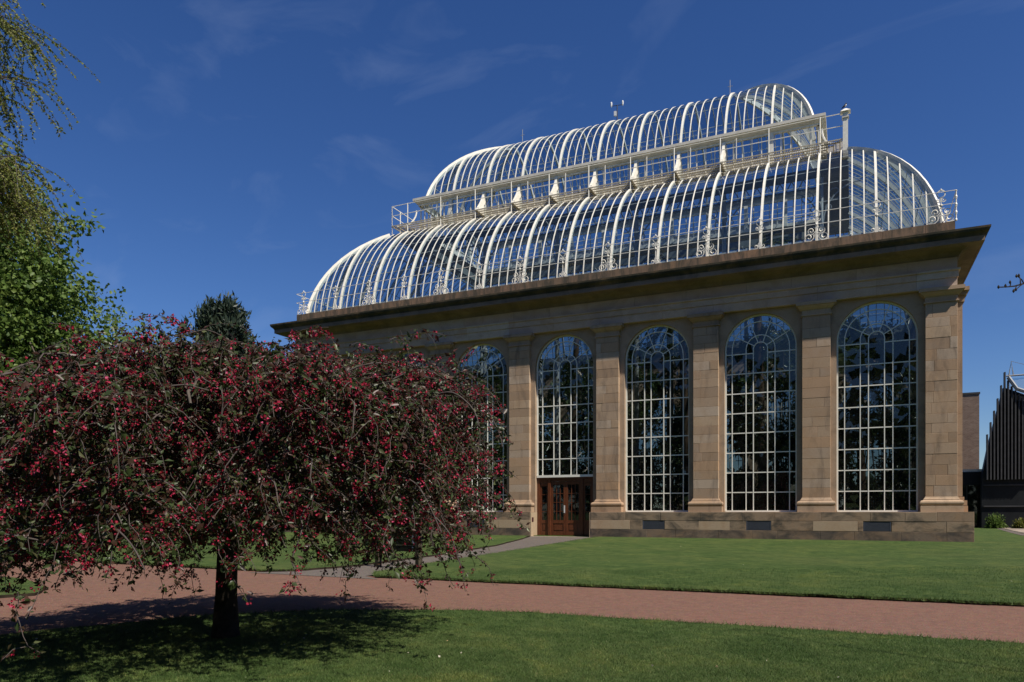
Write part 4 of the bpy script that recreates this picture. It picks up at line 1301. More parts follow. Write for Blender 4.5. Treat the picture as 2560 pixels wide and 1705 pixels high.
for a in ((13.6, 2.3, 1.3, 5.2, 2600, 'tall leafy shrub inside the rightmost window, against the corner pier'),
          (11.6, 2.0, 0.9, 1.9, 900, 'low shrub at the left foot of the rightmost window'),
          (9.3, 2.6, 1.3, 6.4, 2600, 'tall dark shrub in the right half of the second window from the corner'),
          (7.2, 2.0, 1.0, 2.2, 900, 'low shrub at the left foot of the second window from the corner'),
          (5.0, 2.2, 1.1, 2.6, 1100, 'bushy shrub behind the window right of the door'),
          (3.3, 2.6, 0.9, 3.6, 1100, 'upright shrub at the left jamb of the window right of the door'),
          (1.0, 3.4, 1.2, 5.6, 1800, 'tall shrub behind the fanlight over the door'),
          (-3.4, 2.8, 1.3, 5.6, 1800, 'leafy shrub inside the window left of the door'),
          (-5.4, 3.2, 1.3, 4.2, 1300, 'shrub behind the blossom tree, inside the window left of the door'),
          (12.9, 4.6, 1.7, 9.4, 3000, 'high leafy shrub filling the arch of the rightmost window'),
          (8.8, 4.4, 1.7, 9.4, 3000, 'high leafy shrub filling the arch of the second window from the corner'),
          (4.0, 4.6, 1.7, 9.2, 3000, 'high leafy shrub filling the arch of the window right of the door'),
          (-0.2, 4.8, 1.6, 9.0, 2800, 'high leafy shrub filling the arch above the door'),
          (-4.3, 4.6, 1.6, 8.8, 2800, 'high leafy shrub filling the arch left of the door'),
          (12.0, 12.4, 2.6, 10.6, 5200, 'dense thicket deep inside behind the rightmost window'),  # deep thickets: added and heightened to block sky seen through the windows
          (8.0, 12.6, 2.6, 10.8, 5200, 'dense thicket deep inside behind the second window from the corner'),
          (4.0, 12.6, 2.6, 10.4, 5200, 'dense thicket deep inside behind the window right of the door'),
          (-0.3, 12.4, 2.6, 10.2, 5000, 'dense thicket deep inside behind the door'),
          (-4.6, 12.6, 2.6, 9.8, 5000, 'dense thicket deep inside behind the window left of the door'),
          (-9.0, 12.4, 2.6, 9.4, 5000, 'dense thicket deep inside towards the far left end')):
    shrub_inside(*a)

# ------------------------------------------------------------------ neighbours on the right
bt = thing('brick_tower', (20.9, 43, 0), 'plain brown brick tower standing behind the palm house corner', 'tower')
MB().box(17.0, 21.4, 41.5, 45.0, -0.2, 10.95).build('wall', 'brick', bt)
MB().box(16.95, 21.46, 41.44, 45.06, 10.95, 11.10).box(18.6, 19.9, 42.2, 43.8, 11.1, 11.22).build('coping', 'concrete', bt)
lk = thing('link_building', (20.5, 31, 0), 'low dark glazed link building with pale roof edge behind the palm house', 'building')
MB().box(16.0, 24.5, 27.9, 35.0, 3.80, 3.98).build('roof_edge', 'panel', lk)
MB().box(15.95, 24.5, 27.85, 28.0, 2.9, 3.795).build('fascia_board', 'grille_back', lk)  # near-black colour carries the shade on this building
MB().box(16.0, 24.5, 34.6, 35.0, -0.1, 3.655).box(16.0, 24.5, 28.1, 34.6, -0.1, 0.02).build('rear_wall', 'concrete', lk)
for i in range(9):
    x0 = 16.0 + i * 0.95
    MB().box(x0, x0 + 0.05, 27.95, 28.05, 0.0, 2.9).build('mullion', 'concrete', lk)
    MB().add([(x0 + 0.05, 28.0, 0.02), (x0 + 0.95, 28.0, 0.02), (x0 + 0.95, 28.0, 2.9), (x0 + 0.05, 28.0, 2.9)], [(0, 1, 2, 3)]).build('pane', 'dark_glass', lk)
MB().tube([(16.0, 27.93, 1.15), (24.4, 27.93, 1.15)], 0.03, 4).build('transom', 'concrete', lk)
# modern glasshouse: dark glazed gable with stepped fins and an outside steel frame
M['slate_glass'] = simple_mat('shaded_glazing', (0.014, 0.016, 0.018), 0.5, 0.2, 1.5, 0.5)  # near-black: shade on the glasshouse put into the colour
gh = thing('modern_glasshouse', (22.6, 29.5, 0), 'dark modern glasshouse with stepped vertical fins and steel roof struts', 'glasshouse')
fx_ = [19.88 + i * 0.195 for i in range(13)]
ft_ = [6.2, 7.0, 7.75, 8.55, 9.4, 10.25, 9.7, 9.3, 9.0, 8.75, 8.5, 8.3, 8.1]
gp = [(19.6, -0.1), (19.6, 3.4), (20.0, 5.6), (20.85, 9.3), (22.3, 8.6), (27.0, 7.0), (27.0, -0.1)]
MB().prism(gp, 27.0, 27.6).build('gable', 'slate_glass', gh)
MB().add([(20.0, 27.6, 5.6), (20.85, 27.6, 9.3), (22.4, 39, 9.3), (21.5, 39, 5.6)], [(0, 1, 2, 3)]).build('roof_slope', 'slate_glass', gh)
MB().add([(19.6, 27.6, -0.1), (20.0, 27.6, 5.6), (21.5, 39, 5.6), (21.1, 39, -0.1)], [(0, 1, 2, 3)]).build('side_wall', 'slate_glass', gh)
for x0, ht in zip(fx_, ft_):
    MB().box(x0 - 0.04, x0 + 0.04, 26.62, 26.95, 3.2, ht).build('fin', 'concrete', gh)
for zz in (1.4, 2.8, 4.2, 5.6, 7.0, 8.3):
    x1 = 19.7 + max(0, (zz - 3.4)) * 0.24
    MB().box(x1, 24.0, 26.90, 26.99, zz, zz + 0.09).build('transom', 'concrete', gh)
MB().tube([(21.05, 26.7, 9.9), (21.5, 26.6, 9.1), (22.7, 26.4, 8.5)], 0.12, 6).build('roof_strut', 'steel', gh)
MB().tube([(20.95, 26.8, 10.0), (23.7, 26.6, 10.0)], 0.055, 6).build('roof_tube', 'steel', gh)
MB().tube([(21.1, 26.8, 10.0), (21.22, 26.8, 10.95), (21.35, 26.8, 10.0)], 0.045, 5).tube([(21.22, 26.8, 10.95), (22.9, 26.7, 10.3)], 0.016, 4).build('roof_apex', 'steel', gh)
MB().add([(21.2, 27.2, 9.9), (24, 27.2, 9.9), (24, 29, 8.7), (21.2, 29, 8.7)], [(0, 1, 2, 3)]).build('roof_glazing', 'roof_glass', gh)

# ------------------------------------------------------------------ vegetation
def clump_tree(name, base, crown_c, crown_r, nclump, per, leafsize, mat, label, cat='tree', trunk_r=0.25, clump_r=0.5, group=None, bark='greybark', down=-0.3, lim=None):
    t = thing(name, base, label, cat, group)
    c = np.array(crown_c, float); r = np.array(crown_r, float)
    d = unit(rng.normal(size=(nclump, 3)))
    cp = c + d * r * (rng.uniform(0.25, 1.0, (nclump, 1)) ** 0.55)
    cp += rng.normal(size=cp.shape) * 0.12 * r
    mb = MB()
    b = Vector(base)
    fork = Vector((b.x + (c[0] - b.x) * 0.3, b.y + (c[1] - b.y) * 0.3, max(b.z + 0.4, c[2] - r[2] * 0.75)))
    mb.tube([b - Vector((0, 0, 0.2)), b + (fork - b) * 0.5 + Vector((0.05, 0.03, 0)), fork], trunk_r, 8, True, trunk_r * 0.75)
    hub = []
    for k in range(7):
        dd = unit(rng.normal(size=3) + np.array([0, 0, 0.6]))
        e = Vector(tuple(c + dd * r * 0.45))
        mb.tube([fork, fork.lerp(e, 0.5) + Vector((0, 0, 0.15 * r[2] * 0.3)), e], trunk_r * 0.5, 6, False, trunk_r * 0.18)
        hub.append(e)
    for p in cp[: min(nclump, 160)]:
        v = Vector(tuple(p)); h = min(hub, key=lambda q: (q - v).length)
        mb.tube([h, h.lerp(v, 0.55) + Vector((0, 0, 0.08 * r[2])), v], trunk_r * 0.13, 4, False, trunk_r * 0.04)
    mb.build('trunk', bark, t, True)
    n = nclump * per
    idx = np.repeat(np.arange(nclump), per)
    off = rng.normal(size=(n, 3)) * clump_r * np.array([0.55, 0.55, 0.38]) * rng.uniform(0.6, 1.3, nclump)[idx][:, None]
    pts = cp[idx] + off
    dirs = unit(off + 1e-3) * 0.6 + rng.normal(size=(n, 3)) * 0.6 + np.array([0, 0, down])
    pts_ok = pts[:, 2] > base[2] + 0.3
    ls_ = rng.uniform(0.65, 1.25, n) * leafsize
    tag(leaf_cloud('crown', pts[pts_ok], dirs[pts_ok], ls_[pts_ok], ls_[pts_ok] * 0.72, mat, t), kind='stuff')
    return t

clump_tree('broadleaf_tree', (-16.2, -17.2, gz(-17.2)), (-14.9, -16.5, 6.4), (4.0, 4.0, 5.4), 820, 85, 0.18, 'maple_leaf',
           'large fresh green broadleaf tree beyond the red path, left of the conifer', trunk_r=0.32, clump_r=0.62)
clump_tree('young_tree', (-17.6, -8.9, gz(-8.9)), (-16.9, -8.7, 5.6), (2.3, 2.4, 3.5), 170, 70, 0.15, 'hedge_leaf',
           'small bright green tree behind the blossom tree', trunk_r=0.12, clump_r=0.5)

def conifer(x, y, h, rb, label):
    t = thing('conifer', (x, y, 0), label, 'tree')
    mb = MB().tube([(x, y, -0.1), (x, y, h * 0.96)], 0.34, 7, True, 0.04)
    P_, D_ = [], []
    z = 1.2
    while z < h:
        fr_ = 1 - z / h
        nb = 9 if fr_ > 0.25 else 6
        for k in range(nb):
            az = rng.uniform(0, 6.28)
            L = (rb * fr_ ** 0.66 * 0.98 + 0.12) * rng.uniform(0.55, 1.15)
            d = np.array([math.cos(az), math.sin(az), 0.18 + 0.5 * (1 - fr_)])
            p0 = np.array([x, y, z + rng.uniform(-0.3, 0.3)])
            tip = p0 + d * L
            tip[2] += 0.25 * L * 0.5
            mb.tube([tuple(p0), tuple(p0 * 0.5 + tip * 0.5 + np.array([0, 0, -0.08 * L])), tuple(tip)], 0.05, 4, False, 0.015)
            for q in range(46):
                c = tip + rng.normal(size=3) * np.array([0.20, 0.20, 0.30]) + np.array([0, 0, 0.15])
                P_.append(c); D_.append(rng.normal(size=3) * 0.45 + np.array([0, 0, 0.9]))
            m = int(20 + 26 * L)
            for q in range(m):
                u = rng.uniform(0.35, 1.05)
                c = p0 + (tip - p0) * u + rng.normal(size=3) * np.array([0.20, 0.20, 0.16])
                if u > 0.85: c[2] += rng.uniform(0, 0.35)
                P_.append(c); D_.append(unit(d)[:3] * 0.5 + rng.normal(size=3) * 0.6 + np.array([0, 0, 0.55]))
        z += 0.62 if fr_ > 0.2 else 0.45
    mb.build('trunk', 'bark', t)
    n = len(P_)
    tag(leaf_cloud('crown', P_, D_, rng.uniform(0.35, 0.6, n), rng.uniform(0.10, 0.17, n), 'needle', t, 0.1), kind='stuff')
conifer(-30.8, 10.1, 16.0, 6.8, 'dark blue-green conifer standing beyond the left end of the palm house')

def bare_tree(base, h, spread, label, seed, name='bare_tree'):
    t = thing(name, base, label, 'tree')
    q = random.Random(seed)
    mb = MB()
    def grow(p, d, L, r, depth):
        pts = [p]
        for i in range(4):
            d = (d + Vector((q.gauss(0, 0.10), q.gauss(0, 0.10), q.gauss(0.02, 0.06)))).normalized()
            pts.append(pts[-1] + d * L / 4)
        mb.tube(pts, r, 5 if depth < 2 else 3, False, r * 0.6)
        if depth >= 5: return
        for k in range(3 if depth else 5):
            a = q.choice(pts[2:])
            nd = (d + Vector((q.gauss(0, spread), q.gauss(0, spread), q.gauss(0.1, 0.25)))).normalized()
            grow(a, nd, L * q.uniform(0.55, 0.78), r * 0.5, depth + 1)
    grow(Vector(base) - Vector((0, 0, 0.1)), Vector((0, 0, 1)), h * 0.42, h * 0.014, 0)
    mb.build('trunk', 'twig', t)
    return t
bare_tree((-25.2, 7.6, 0), 13.2, 0.5, 'leafless tree with fine twigs between the conifer and the palm house', 3)

# bare-branched tree just outside the right edge; one budding branch reaches into the picture
bt2 = thing('budding_tree', (16.6, -24.6, gz(-24.6)), 'budding tree at the right edge, only a bare branch tip in view', 'tree')
q = random.Random(9)
mb = MB()
zb0 = gz(-24)
mb.tube([(16.6, -24.6, zb0 - 0.1), (16.65, -24.6, 1.0), (16.6, -24.5, 2.2), (16.7, -24.55, 3.3)], 0.09, 7, True, 0.03)
mb.tube([(16.6, -24.5, 1.9), (15.6, -23.6, 2.7), (14.5, -23.1, 3.05), (13.7, -22.75, 3.16), (13.40, -22.45, 3.24), (13.25, -22.38, 3.225), (13.17, -22.42, 3.20), (13.10, -22.46, 3.19), (13.035, -22.49, 3.188)], [0.04, 0.016, 0.013, 0.011, 0.009, 0.008, 0.007, 0.006, 0.006], 5)
for p, d in (((13.25, -22.38, 3.225), (-0.05, -0.01, 0.07)), ((13.22, -22.40, 3.22), (-0.01, 0.02, 0.085)), ((13.24, -22.39, 3.22), (-0.06, -0.03, -0.055)), ((13.19, -22.41, 3.21), (-0.03, -0.02, -0.06)), ((13.13, -22.44, 3.197), (0.0, 0.0, 0.035)), ((13.45, -22.5, 3.24), (0.02, 0.05, 0.15)), ((13.7, -22.75, 3.16), (-0.2, 0.15, 0.3)), ((16.65, -24.5, 2.6), (0.5, 0.4, 0.6)), ((16.62, -24.5, 2.3), (0.6, -0.4, 0.7)), ((16.68, -24.52, 2.9), (-0.1, -0.5, 0.6))):
    a = Vector(p); e = a + Vector(d)
    mb.tube([a, a.lerp(e, 0.5) + Vector((0.005, 0, 0.006)), e], 0.007, 4, True, 0.004)
mb.build('trunk', 'bark', bt2)
for p in ((13.03, -22.49, 3.188), (13.19, -22.39, 3.30), (13.21, -22.38, 3.305), (13.18, -22.42, 3.165), (13.13, -22.44, 3.235), (13.16, -22.43, 3.15), (13.09, -22.46, 3.20)):
    MB().lathe([(0.002, p[2] - 0.016), (0.011, p[2] - 0.004), (0.009, p[2] + 0.008), (0.002, p[2] + 0.02)], p[0], p[1], 6).build('bud', 'bark', bt2)

# weeping branches of a birch hanging in from the top left
def birch():
    base = Vector((-4.6, -23.0, gz(-23)))
    t = thing('weeping_birch', base, 'weeping birch whose hanging sprays of yellow-green spring leaves show against the sky', 'tree')
    q = random.Random(4)
    mb = MB()
    mb.tube([base - Vector((0, 0, 0.2)), base + Vector((-0.05, 0, 3)), base + Vector((0.1, 0.1, 6.5)), base + Vector((0.0, 0.0, 10.0)), base + Vector((0.2, 0.2, 13.0))], 0.21, 8, True, 0.05)
    cr_, sr_ = 0.907, 0.42
    P_, D_ = [], []
    def droop(p, d, L, n):
        pts = [p]
        for i in range(n):
            d = (d + Vector((q.gauss(0, 0.10), q.gauss(0, 0.10), -0.22))).normalized()
            pts.append(pts[-1] + d * L / n)
        return pts
    for k in range(50):
        z0 = q.uniform(7.2, 12.8)
        if k < 26: az = q.gauss(0.43, 0.5)
        else: az = q.uniform(0, 6.28)
        d = Vector((math.cos(az), math.sin(az), q.uniform(0.15, 0.7))).normalized()
        L = q.uniform(1.3, 2.6) * (1.0 - 0.35 * max(0, (z0 - 8.5)) / 4)
        pts = [base + Vector((0.05, 0.05, z0))]
        for i in range(8):
            d = (d + Vector((q.gauss(0, 0.08), q.gauss(0, 0.08), -0.07))).normalized()
            pts.append(pts[-1] + d * L / 8)
        mb.tube(pts, 0.03, 4, False, 0.006)
        for j in range(30):
            i0 = q.randint(2, 8)
            dd = Vector((q.gauss(0, 0.7), q.gauss(0, 0.7), q.uniform(-0.2, 0.4))) + d * 0.5
            tw = droop(pts[i0], dd.normalized(), q.uniform(0.6, 1.7), 7)
            mb.tube(tw, 0.006, 3, False, 0.003)
            for a, b in zip(tw[1:-1], tw[2:]):
                for m in range(8):
                    c = a.lerp(b, q.random()); P_.append(c); D_.append((q.gauss(0, 0.8), q.gauss(0, 0.8), -0.7))
    mb.build('trunk', 'twig', t)
    n = len(P_)
    tag(leaf_cloud('crown', np.array([tuple(p) for p in P_]), D_, rng.uniform(0.035, 0.075, n), rng.uniform(0.025, 0.05, n), 'birch_leaf', t), kind='stuff')
birch()

# belt of woodland round the garden: far left, behind the building and behind the camera
def wood():
    n = 44000
    a = rng.uniform(0, 2 * math.pi, 260)
    rad = rng.uniform(62, 95, 260)
    cx_, cy_ = 5.0, -6.0
    hh = rng.uniform(7, 15, 260)
    a_deg = np.degrees(a) % 360
    hh = np.where((a_deg > 60) & (a_deg < 110), hh * 0.35, hh)     # open towards the right behind the building
    hh = np.where((a_deg > 110) & (a_deg < 178), hh * 0.55, hh)
    hh = np.where(a_deg > 182, hh * 1.9, hh)                        # unseen trees behind the camera, heightened to darken window reflections
    idx = rng.integers(0, 260, n)
    d = unit(rng.normal(size=(n, 3))) * rng.uniform(0.45, 1.0, (n, 1))
    c = np.stack([cx_ + rad * np.cos(a), cy_ + rad * np.sin(a), hh * 0.5], 1)[idx]
    pts = c + d * np.stack([hh[idx] * 0.42, hh[idx] * 0.42, hh[idx] * 0.52], 1)
    pts[:, 2] = np.maximum(pts[:, 2], 0.1)
    tag(leaf_cloud('distant_wood', pts, rng.normal(size=(n, 3)), rng.uniform(1.2, 2.8, n), rng.uniform(1.0, 2.2, n), 'indoor_leaf'),
        'dark belt of distant trees closing the garden', 'wood', kind='stuff')
wood()

# golden shrub by the paving
def low_shrub(x, y, rx, h, label, name='golden_shrub', mat='yellow_leaf'):
    t = thing(name, (x, y, 0), label, 'shrub')
    mb = MB()
    for k in range(6):
        a = rng.uniform(0, 6.28)
        mb.tube([(x, y, -0.02), (x + 0.5 * rx * math.cos(a), y + 0.5 * rx * math.sin(a), h * 0.7)], 0.03, 4, True, 0.01)
    mb.build('stem', 'bark', t)
    n = 2600
    d = unit(rng.normal(size=(n, 3))) * rng.uniform(0.5, 1.02, (n, 1))
    d[:, 2] = np.abs(d[:, 2])
    az = np.arctan2(d[:, 1], d[:, 0])
    d *= (0.82 + 0.2 * np.sin(5 * az + x) * np.cos(4 * d[:, 2]) + 0.16 * np.sin(11 * az))[:, None]
    pts = np.array([x, y, 0.02]) + d * np.array([rx, rx, h])
    tag(leaf_cloud('foliage', pts, d + rng.normal(size=(n, 3)) * 0.5, rng.uniform(0.08, 0.16, n), 0.06, mat, t), kind='stuff')
low_shrub(21.55, 25.2, 0.55, 0.62, 'rounded golden green shrub beside the paving, against the dark modern glasshouse')
low_shrub(20.2, 25.9, 0.6, 0.9, 'dark low shrub at the left foot of the modern glasshouse', 'dark_shrub', 'maple_leaf')

# ------------------------------------------------------------------ weeping crab apple in the foreground
def crab():
    bx, by = 4.9, -24.15
    base = Vector((bx, by, gz(by)))
    t = thing('crab_apple_tree', base, 'wide weeping crab apple covered in crimson blossom beside the red path', 'tree')
    q = random.Random(12)
    EYE = 1.05
    # trunk with a slight lean and flare
    trunk = MB()
    tp = [base + Vector((0, 0, -0.15)), base + Vector((-0.01, 0, 0.08)), base + Vector((0.0, 0, 0.5)), base + Vector((0.02, 0.0, 1.0)), base + Vector((0.05, 0.02, 1.45)), base + Vector((0.06, 0.02, 1.75))]
    trunk.tube(tp, [0.20, 0.155, 0.125, 0.118, 0.12, 0.10], 12)
    top = tp[-2]
    def rmax(a): return 2.80 + 0.14 * max(0.0, math.cos(a - 0.433)) + 0.34 * max(0.0, -math.cos(a - 0.433)) + 0.16 * math.sin(5 * a + 1.3)
    def ztop(r, a): return EYE + 1.74 - 0.025 * r * r - 0.010 * r ** 4 + 0.10 * r * math.cos(a - 0.433) - 0.075 * min(0.0, r * math.cos(a - 0.433)) ** 2 + 0.10 * math.sin(3 * a + 0.4) * min(1, r / 2) + 0.07 * math.sin(7 * a + r * 2.1)
    limbs = []
    lm = MB()
    nL = 24
    for k in range(nL):
        a = 2 * math.pi * k / nL + q.uniform(-0.15, 0.15)
        reach = rmax(a) * q.uniform(0.55, 0.95)
        pts = [top.copy()]
        n = 12
        for i in range(1, n + 1):
            u = i / n
            r = reach * u
            z_end = ztop(r, a) - 0.12
            zz = top.z + (z_end - top.z) * (1 - (1 - u) ** 2.4)
            if u < 0.45: zz = top.z + (ztop(reach * 0.45, a) - 0.2 - top.z) * math.sin(u / 0.45 * math.pi / 2)
            wob = 0.10 * u
            pts.append(Vector((bx + 0.05 + r * math.cos(a + q.gauss(0, 0.03)) + q.gauss(0, wob * 0.35), by + r * math.sin(a + q.gauss(0, 0.03)) + q.gauss(0, wob * 0.35), zz + q.gauss(0, 0.035))))
        lm.tube(pts, 0.055, 6, False, 0.012)
        limbs.append((a, pts))
    P_, D_, F_ = [], [], []
    tw = MB()
    def leafy(pts, dens, flow):
        for a, b in zip(pts[:-1], pts[1:]):
            L = (b - a).length
            for m in range(max(1, int(L * dens + q.random()))):
                c = a.lerp(b, q.random())
                kk = q.randint(2, 4)
                for s in range(kk):
                    P_.append((c.x + q.gauss(0, 0.018), c.y + q.gauss(0, 0.018), c.z + q.gauss(0, 0.018)))
                    D_.append((q.gauss(0, 0.75), q.gauss(0, 0.75), q.gauss(-0.45, 0.55)))
                if q.random() < flow:
                    F_.append((c.x + q.gauss(0, 0.03), c.y + q.gauss(0, 0.03), c.z - 0.02))
    for k in range(5800):
        a = q.uniform(0, 2 * math.pi)
        rm = rmax(a)
        r0 = rm * math.sqrt(q.uniform(0.01, 0.96))
        if noise_fn.noise(Vector((r0 * math.cos(a), r0 * math.sin(a), 0.0)) * 1.5) < -0.20: continue
        rim = r0 / rm
        lat = r0 * math.cos(a - 0.433)
        zt = ztop(r0, a)
        # how low the crown hangs here: lower at the rim and on the left, with trailing strands
        zlow = EYE + (-0.40 + 0.30 * q.random() if rim < 0.5 else -0.10 - 0.52 * rim + q.gauss(0, 0.14)) + 0.11 * max(0.0, lat) + 0.05 * min(0.0, lat)
        if q.random() < 0.20 and rim > 0.45: zlow -= q.uniform(0.15, 0.6)
        zlow = max(zlow, gz(by) + 0.25)
        if q.random() < 0.45: z0 = zt - q.uniform(0.0, 0.12)
        else: z0 = zt - (zt - zlow - 0.25) * q.random() ** 0.8
        p = Vector((bx + 0.05 + r0 * math.cos(a), by + r0 * math.sin(a), z0))
        if noise_fn.noise(p * 1.25 + Vector((7.3, 1.1, 3.7))) < -0.24: continue       # gaps between the boughs
        d = Vector((math.cos(a + q.gauss(0, 1.1)), math.sin(a + q.gauss(0, 1.1)), q.uniform(-0.2, 0.7))).normalized()
        L = q.uniform(0.35, 1.25)
        pts = [p]
        n = max(4, int(L / 0.11))
        for i in range(n):
            d = (d + Vector((q.gauss(0, 0.30), q.gauss(0, 0.30), -0.24 + q.gauss(0, 0.16)))).normalized()
            pts.append(pts[-1] + d * L / n)
            if pts[-1].z < zlow: break
        tw.tube(pts, q.choice((0.004, 0.004, 0.005, 0.006, 0.010)), 4, False, 0.0025)
        leafy(pts, 17, 0.12 if q.random() < 0.7 else 0.40)
        for j in range(1):
            i0 = q.randint(0, len(pts) - 2)
            dd = Vector((q.gauss(0, 1), q.gauss(0, 1), q.gauss(-0.1, 0.6))).normalized()
            sp = [pts[i0], pts[i0] + dd * 0.12, pts[i0] + dd * 0.2 + Vector((0, 0, -0.06))]
            tw.tube(sp, 0.004, 3, False, 0.0025)
            leafy(sp, 16, 0.25)
    # a few bare grey arching shoots and long trailing strands
    for k in range(80):
        a = q.uniform(0, 2 * math.pi); r0 = rmax(a) * math.sqrt(q.uniform(0.1, 0.9))
        p = Vector((bx + r0 * math.cos(a), by + r0 * math.sin(a), ztop(r0, a) - q.uniform(0.0, 1.0)))
        d = Vector((math.cos(a + q.gauss(0, 0.8)), math.sin(a + q.gauss(0, 0.8)), 0.5)).normalized()
        pts = [p]
        for i in range(11):
            d = (d + Vector((q.gauss(0, 0.12), q.gauss(0, 0.12), -0.20))).normalized()
            pts.append(pts[-1] + d * 0.09)
            if pts[-1].z < gz(by) + 0.45: break
        tw.tube(pts, q.uniform(0.008, 0.014), 5, False, 0.005)
        if k % 2: leafy(pts[6:], 12, 0.3)
    # a few loose sprays standing above the crown
    for k in range(3):
        a = q.uniform(0, 6.28); r0 = rmax(a) * math.sqrt(q.uniform(0.02, 0.8))
        p = Vector((bx + r0 * math.cos(a), by + r0 * math.sin(a), ztop(r0, a) - 0.05))
        d = Vector((q.gauss(0, 0.6), q.gauss(0, 0.6), 0.9)).normalized()
        pts = [p]
        for i in range(6):
            d = (d + Vector((q.gauss(0, 0.2), q.gauss(0, 0.2), -0.22))).normalized()
            pts.append(pts[-1] + d * 0.06)
        tw.tube(pts, 0.006, 3, False, 0.003)
        leafy(pts[2:], 14, 0.4)
    trunk.build('trunk', 'bark', t, True)
    lm.build('limb', 'greybark', t, True)
    tag(tw.build('twig', 'twig', t, True), kind='stuff')
    n = len(P_)
    ln = rng.uniform(0.03, 0.068, n) * rng.choice([0.8, 1.0, 1.35], n)
    tag(leaf_cloud('foliage', P_, D_, ln, ln * rng.uniform(0.38, 0.6, n), 'crab_leaf', t), kind='stuff')
    # blossom: five to nine small cupped petals in a ball
    fp, fd = [], []
    for c in F_:
        big = q.random() < 0.12
        for s in range(q.randint(5, 9) if not big else q.randint(16, 26)):
            v = Vector((q.gauss(0, 1), q.gauss(0, 1), q.gauss(-0.2, 1))).normalized()
            k_ = 0.018 if not big else q.uniform(0.02, 0.05)
            fp.append((c[0] + v.x * k_, c[1] + v.y * k_, c[2] + v.z * k_)); fd.append(tuple(v))
    m = len(fp)
    tag(leaf_cloud('blossom', fp, fd, rng.uniform(0.018, 0.034, m), rng.uniform(0.016, 0.028, m), 'crab_flower', t, 0.4), kind='stuff')
    print('crab leaves', n, 'petals', m)
crab()

# ------------------------------------------------------------------ direction sign on the lawn
sg = thing('direction_sign', (1.6, -15.5, gz(-15.5)), 'dark wooden direction sign of stacked planks with white arrows, behind the blossom', 'sign')
zs = gz(-15.5)
ang = Vector((2.32 - 0.86, -15.67 + 15.27)).normalized()
def sgp(u, w, z): return (0.86 + ang.x * u - ang.y * w, -15.27 + ang.y * u + ang.x * w, z)
def sbx(u0, u1, w0, w1, z0, z1):
    p = [sgp(u, w, z) for z in (z0, z1) for u, w in ((u0, w0), (u1, w0), (u1, w1), (u0, w1))]
    return MB().add(p, [(0, 3, 2, 1), (4, 5, 6, 7), (0, 1, 5, 4), (1, 2, 6, 5), (2, 3, 7, 6), (3, 0, 4, 7)])
for u in (0.0, 1.5):
    sbx(u - 0.06, u + 0.06, -0.05, 0.07, zs - 0.2, zs + 1.66).build('post', 'post', sg)
for i in range(7):
    z0 = zs + 0.38 + i * 0.155
    pl = sbx(0.07, 1.43, -0.02, 0.02, z0, z0 + 0.146).build('plank', 'sign', sg)
    sbx(0.07, 1.43, -0.024, 0.018, z0 + 0.1465, z0 + 0.153).build('plank_edge', 'sign_edge', pl)
    MB().add([sgp(1.30, -0.0235, z0 + 0.02), sgp(1.385, -0.0235, z0 + 0.073), sgp(1.30, -0.0235, z0 + 0.126), sgp(1.30, -0.0205, z0 + 0.02), sgp(1.385, -0.0205, z0 + 0.073), sgp(1.30, -0.0205, z0 + 0.126)], [(0, 1, 2), (3, 5, 4), (0, 1, 4, 3), (1, 2, 5, 4), (2, 0, 3, 5)]).build('arrow', 'letter', pl)

# ------------------------------------------------------------------ grass blades and fallen petals
def in_poly(x, y, poly):
    poly = np.asarray(poly); n = len(poly)
    inside = np.zeros(len(x), bool)
    j = n - 1
    for i in range(n):
        xi, yi = poly[i]; xj, yj = poly[j]
        c = ((yi > y) != (yj > y)) & (x < (xj - xi) * (y - yi) / (yj - yi + 1e-12) + xi)
        inside ^= c
        j = i
    return inside
cr_, sr_ = math.cos(0.433), math.sin(0.433)
def field(n, y0, y1, margin=1.0):
    """points on the ground inside the camera's view between two distances, denser near"""
    u = rng.random(n)
    Y = 1 / (1 / y0 + (1 / y1 - 1 / y0) * u)
    X = (rng.random(n) * 2 - 1) * 0.72 * Y
    return np.stack([CAM[0] + X * cr_ - Y * sr_, CAM[1] + X * sr_ + Y * cr_], 1), Y
def blades(name, n, y0, y1, polys, h0, h1, w):
    p, Y = field(n, y0, y1)
    keep = np.zeros(n, bool)
    for po in polys: keep |= in_poly(p[:, 0], p[:, 1], po)
    p, Y = p[keep], Y[keep]
    m = len(p)
    z = 0.0185 * np.minimum(p[:, 1], 0)
    b = np.stack([p[:, 0], p[:, 1], z - 0.004], 1)
    a = rng.random(m) * 6.283
    side = np.stack([np.cos(a), np.sin(a), np.zeros(m)], 1) * (w * np.sqrt(Y / y0) * rng.uniform(0.6, 1.2, m))[:, None]
    h = rng.uniform(h0, h1, m)
    lean = rng.normal(size=(m, 2)) * 0.55
    tip = b + np.stack([lean[:, 0] * h, lean[:, 1] * h, h], 1)
    v = np.stack([b - side, b + side, tip], 1).reshape(-1, 3)
    f = np.arange(m * 3).reshape(-1, 3)
    return tri_mesh(name, v, f, 'grass_blade')
tag(blades('grass', 420000, 6.0, 17.0, [lawnC, lawnA], 0.010, 0.030, 0.0030), 'short mown grass of the lawns beside the red path', 'grass', kind='stuff')
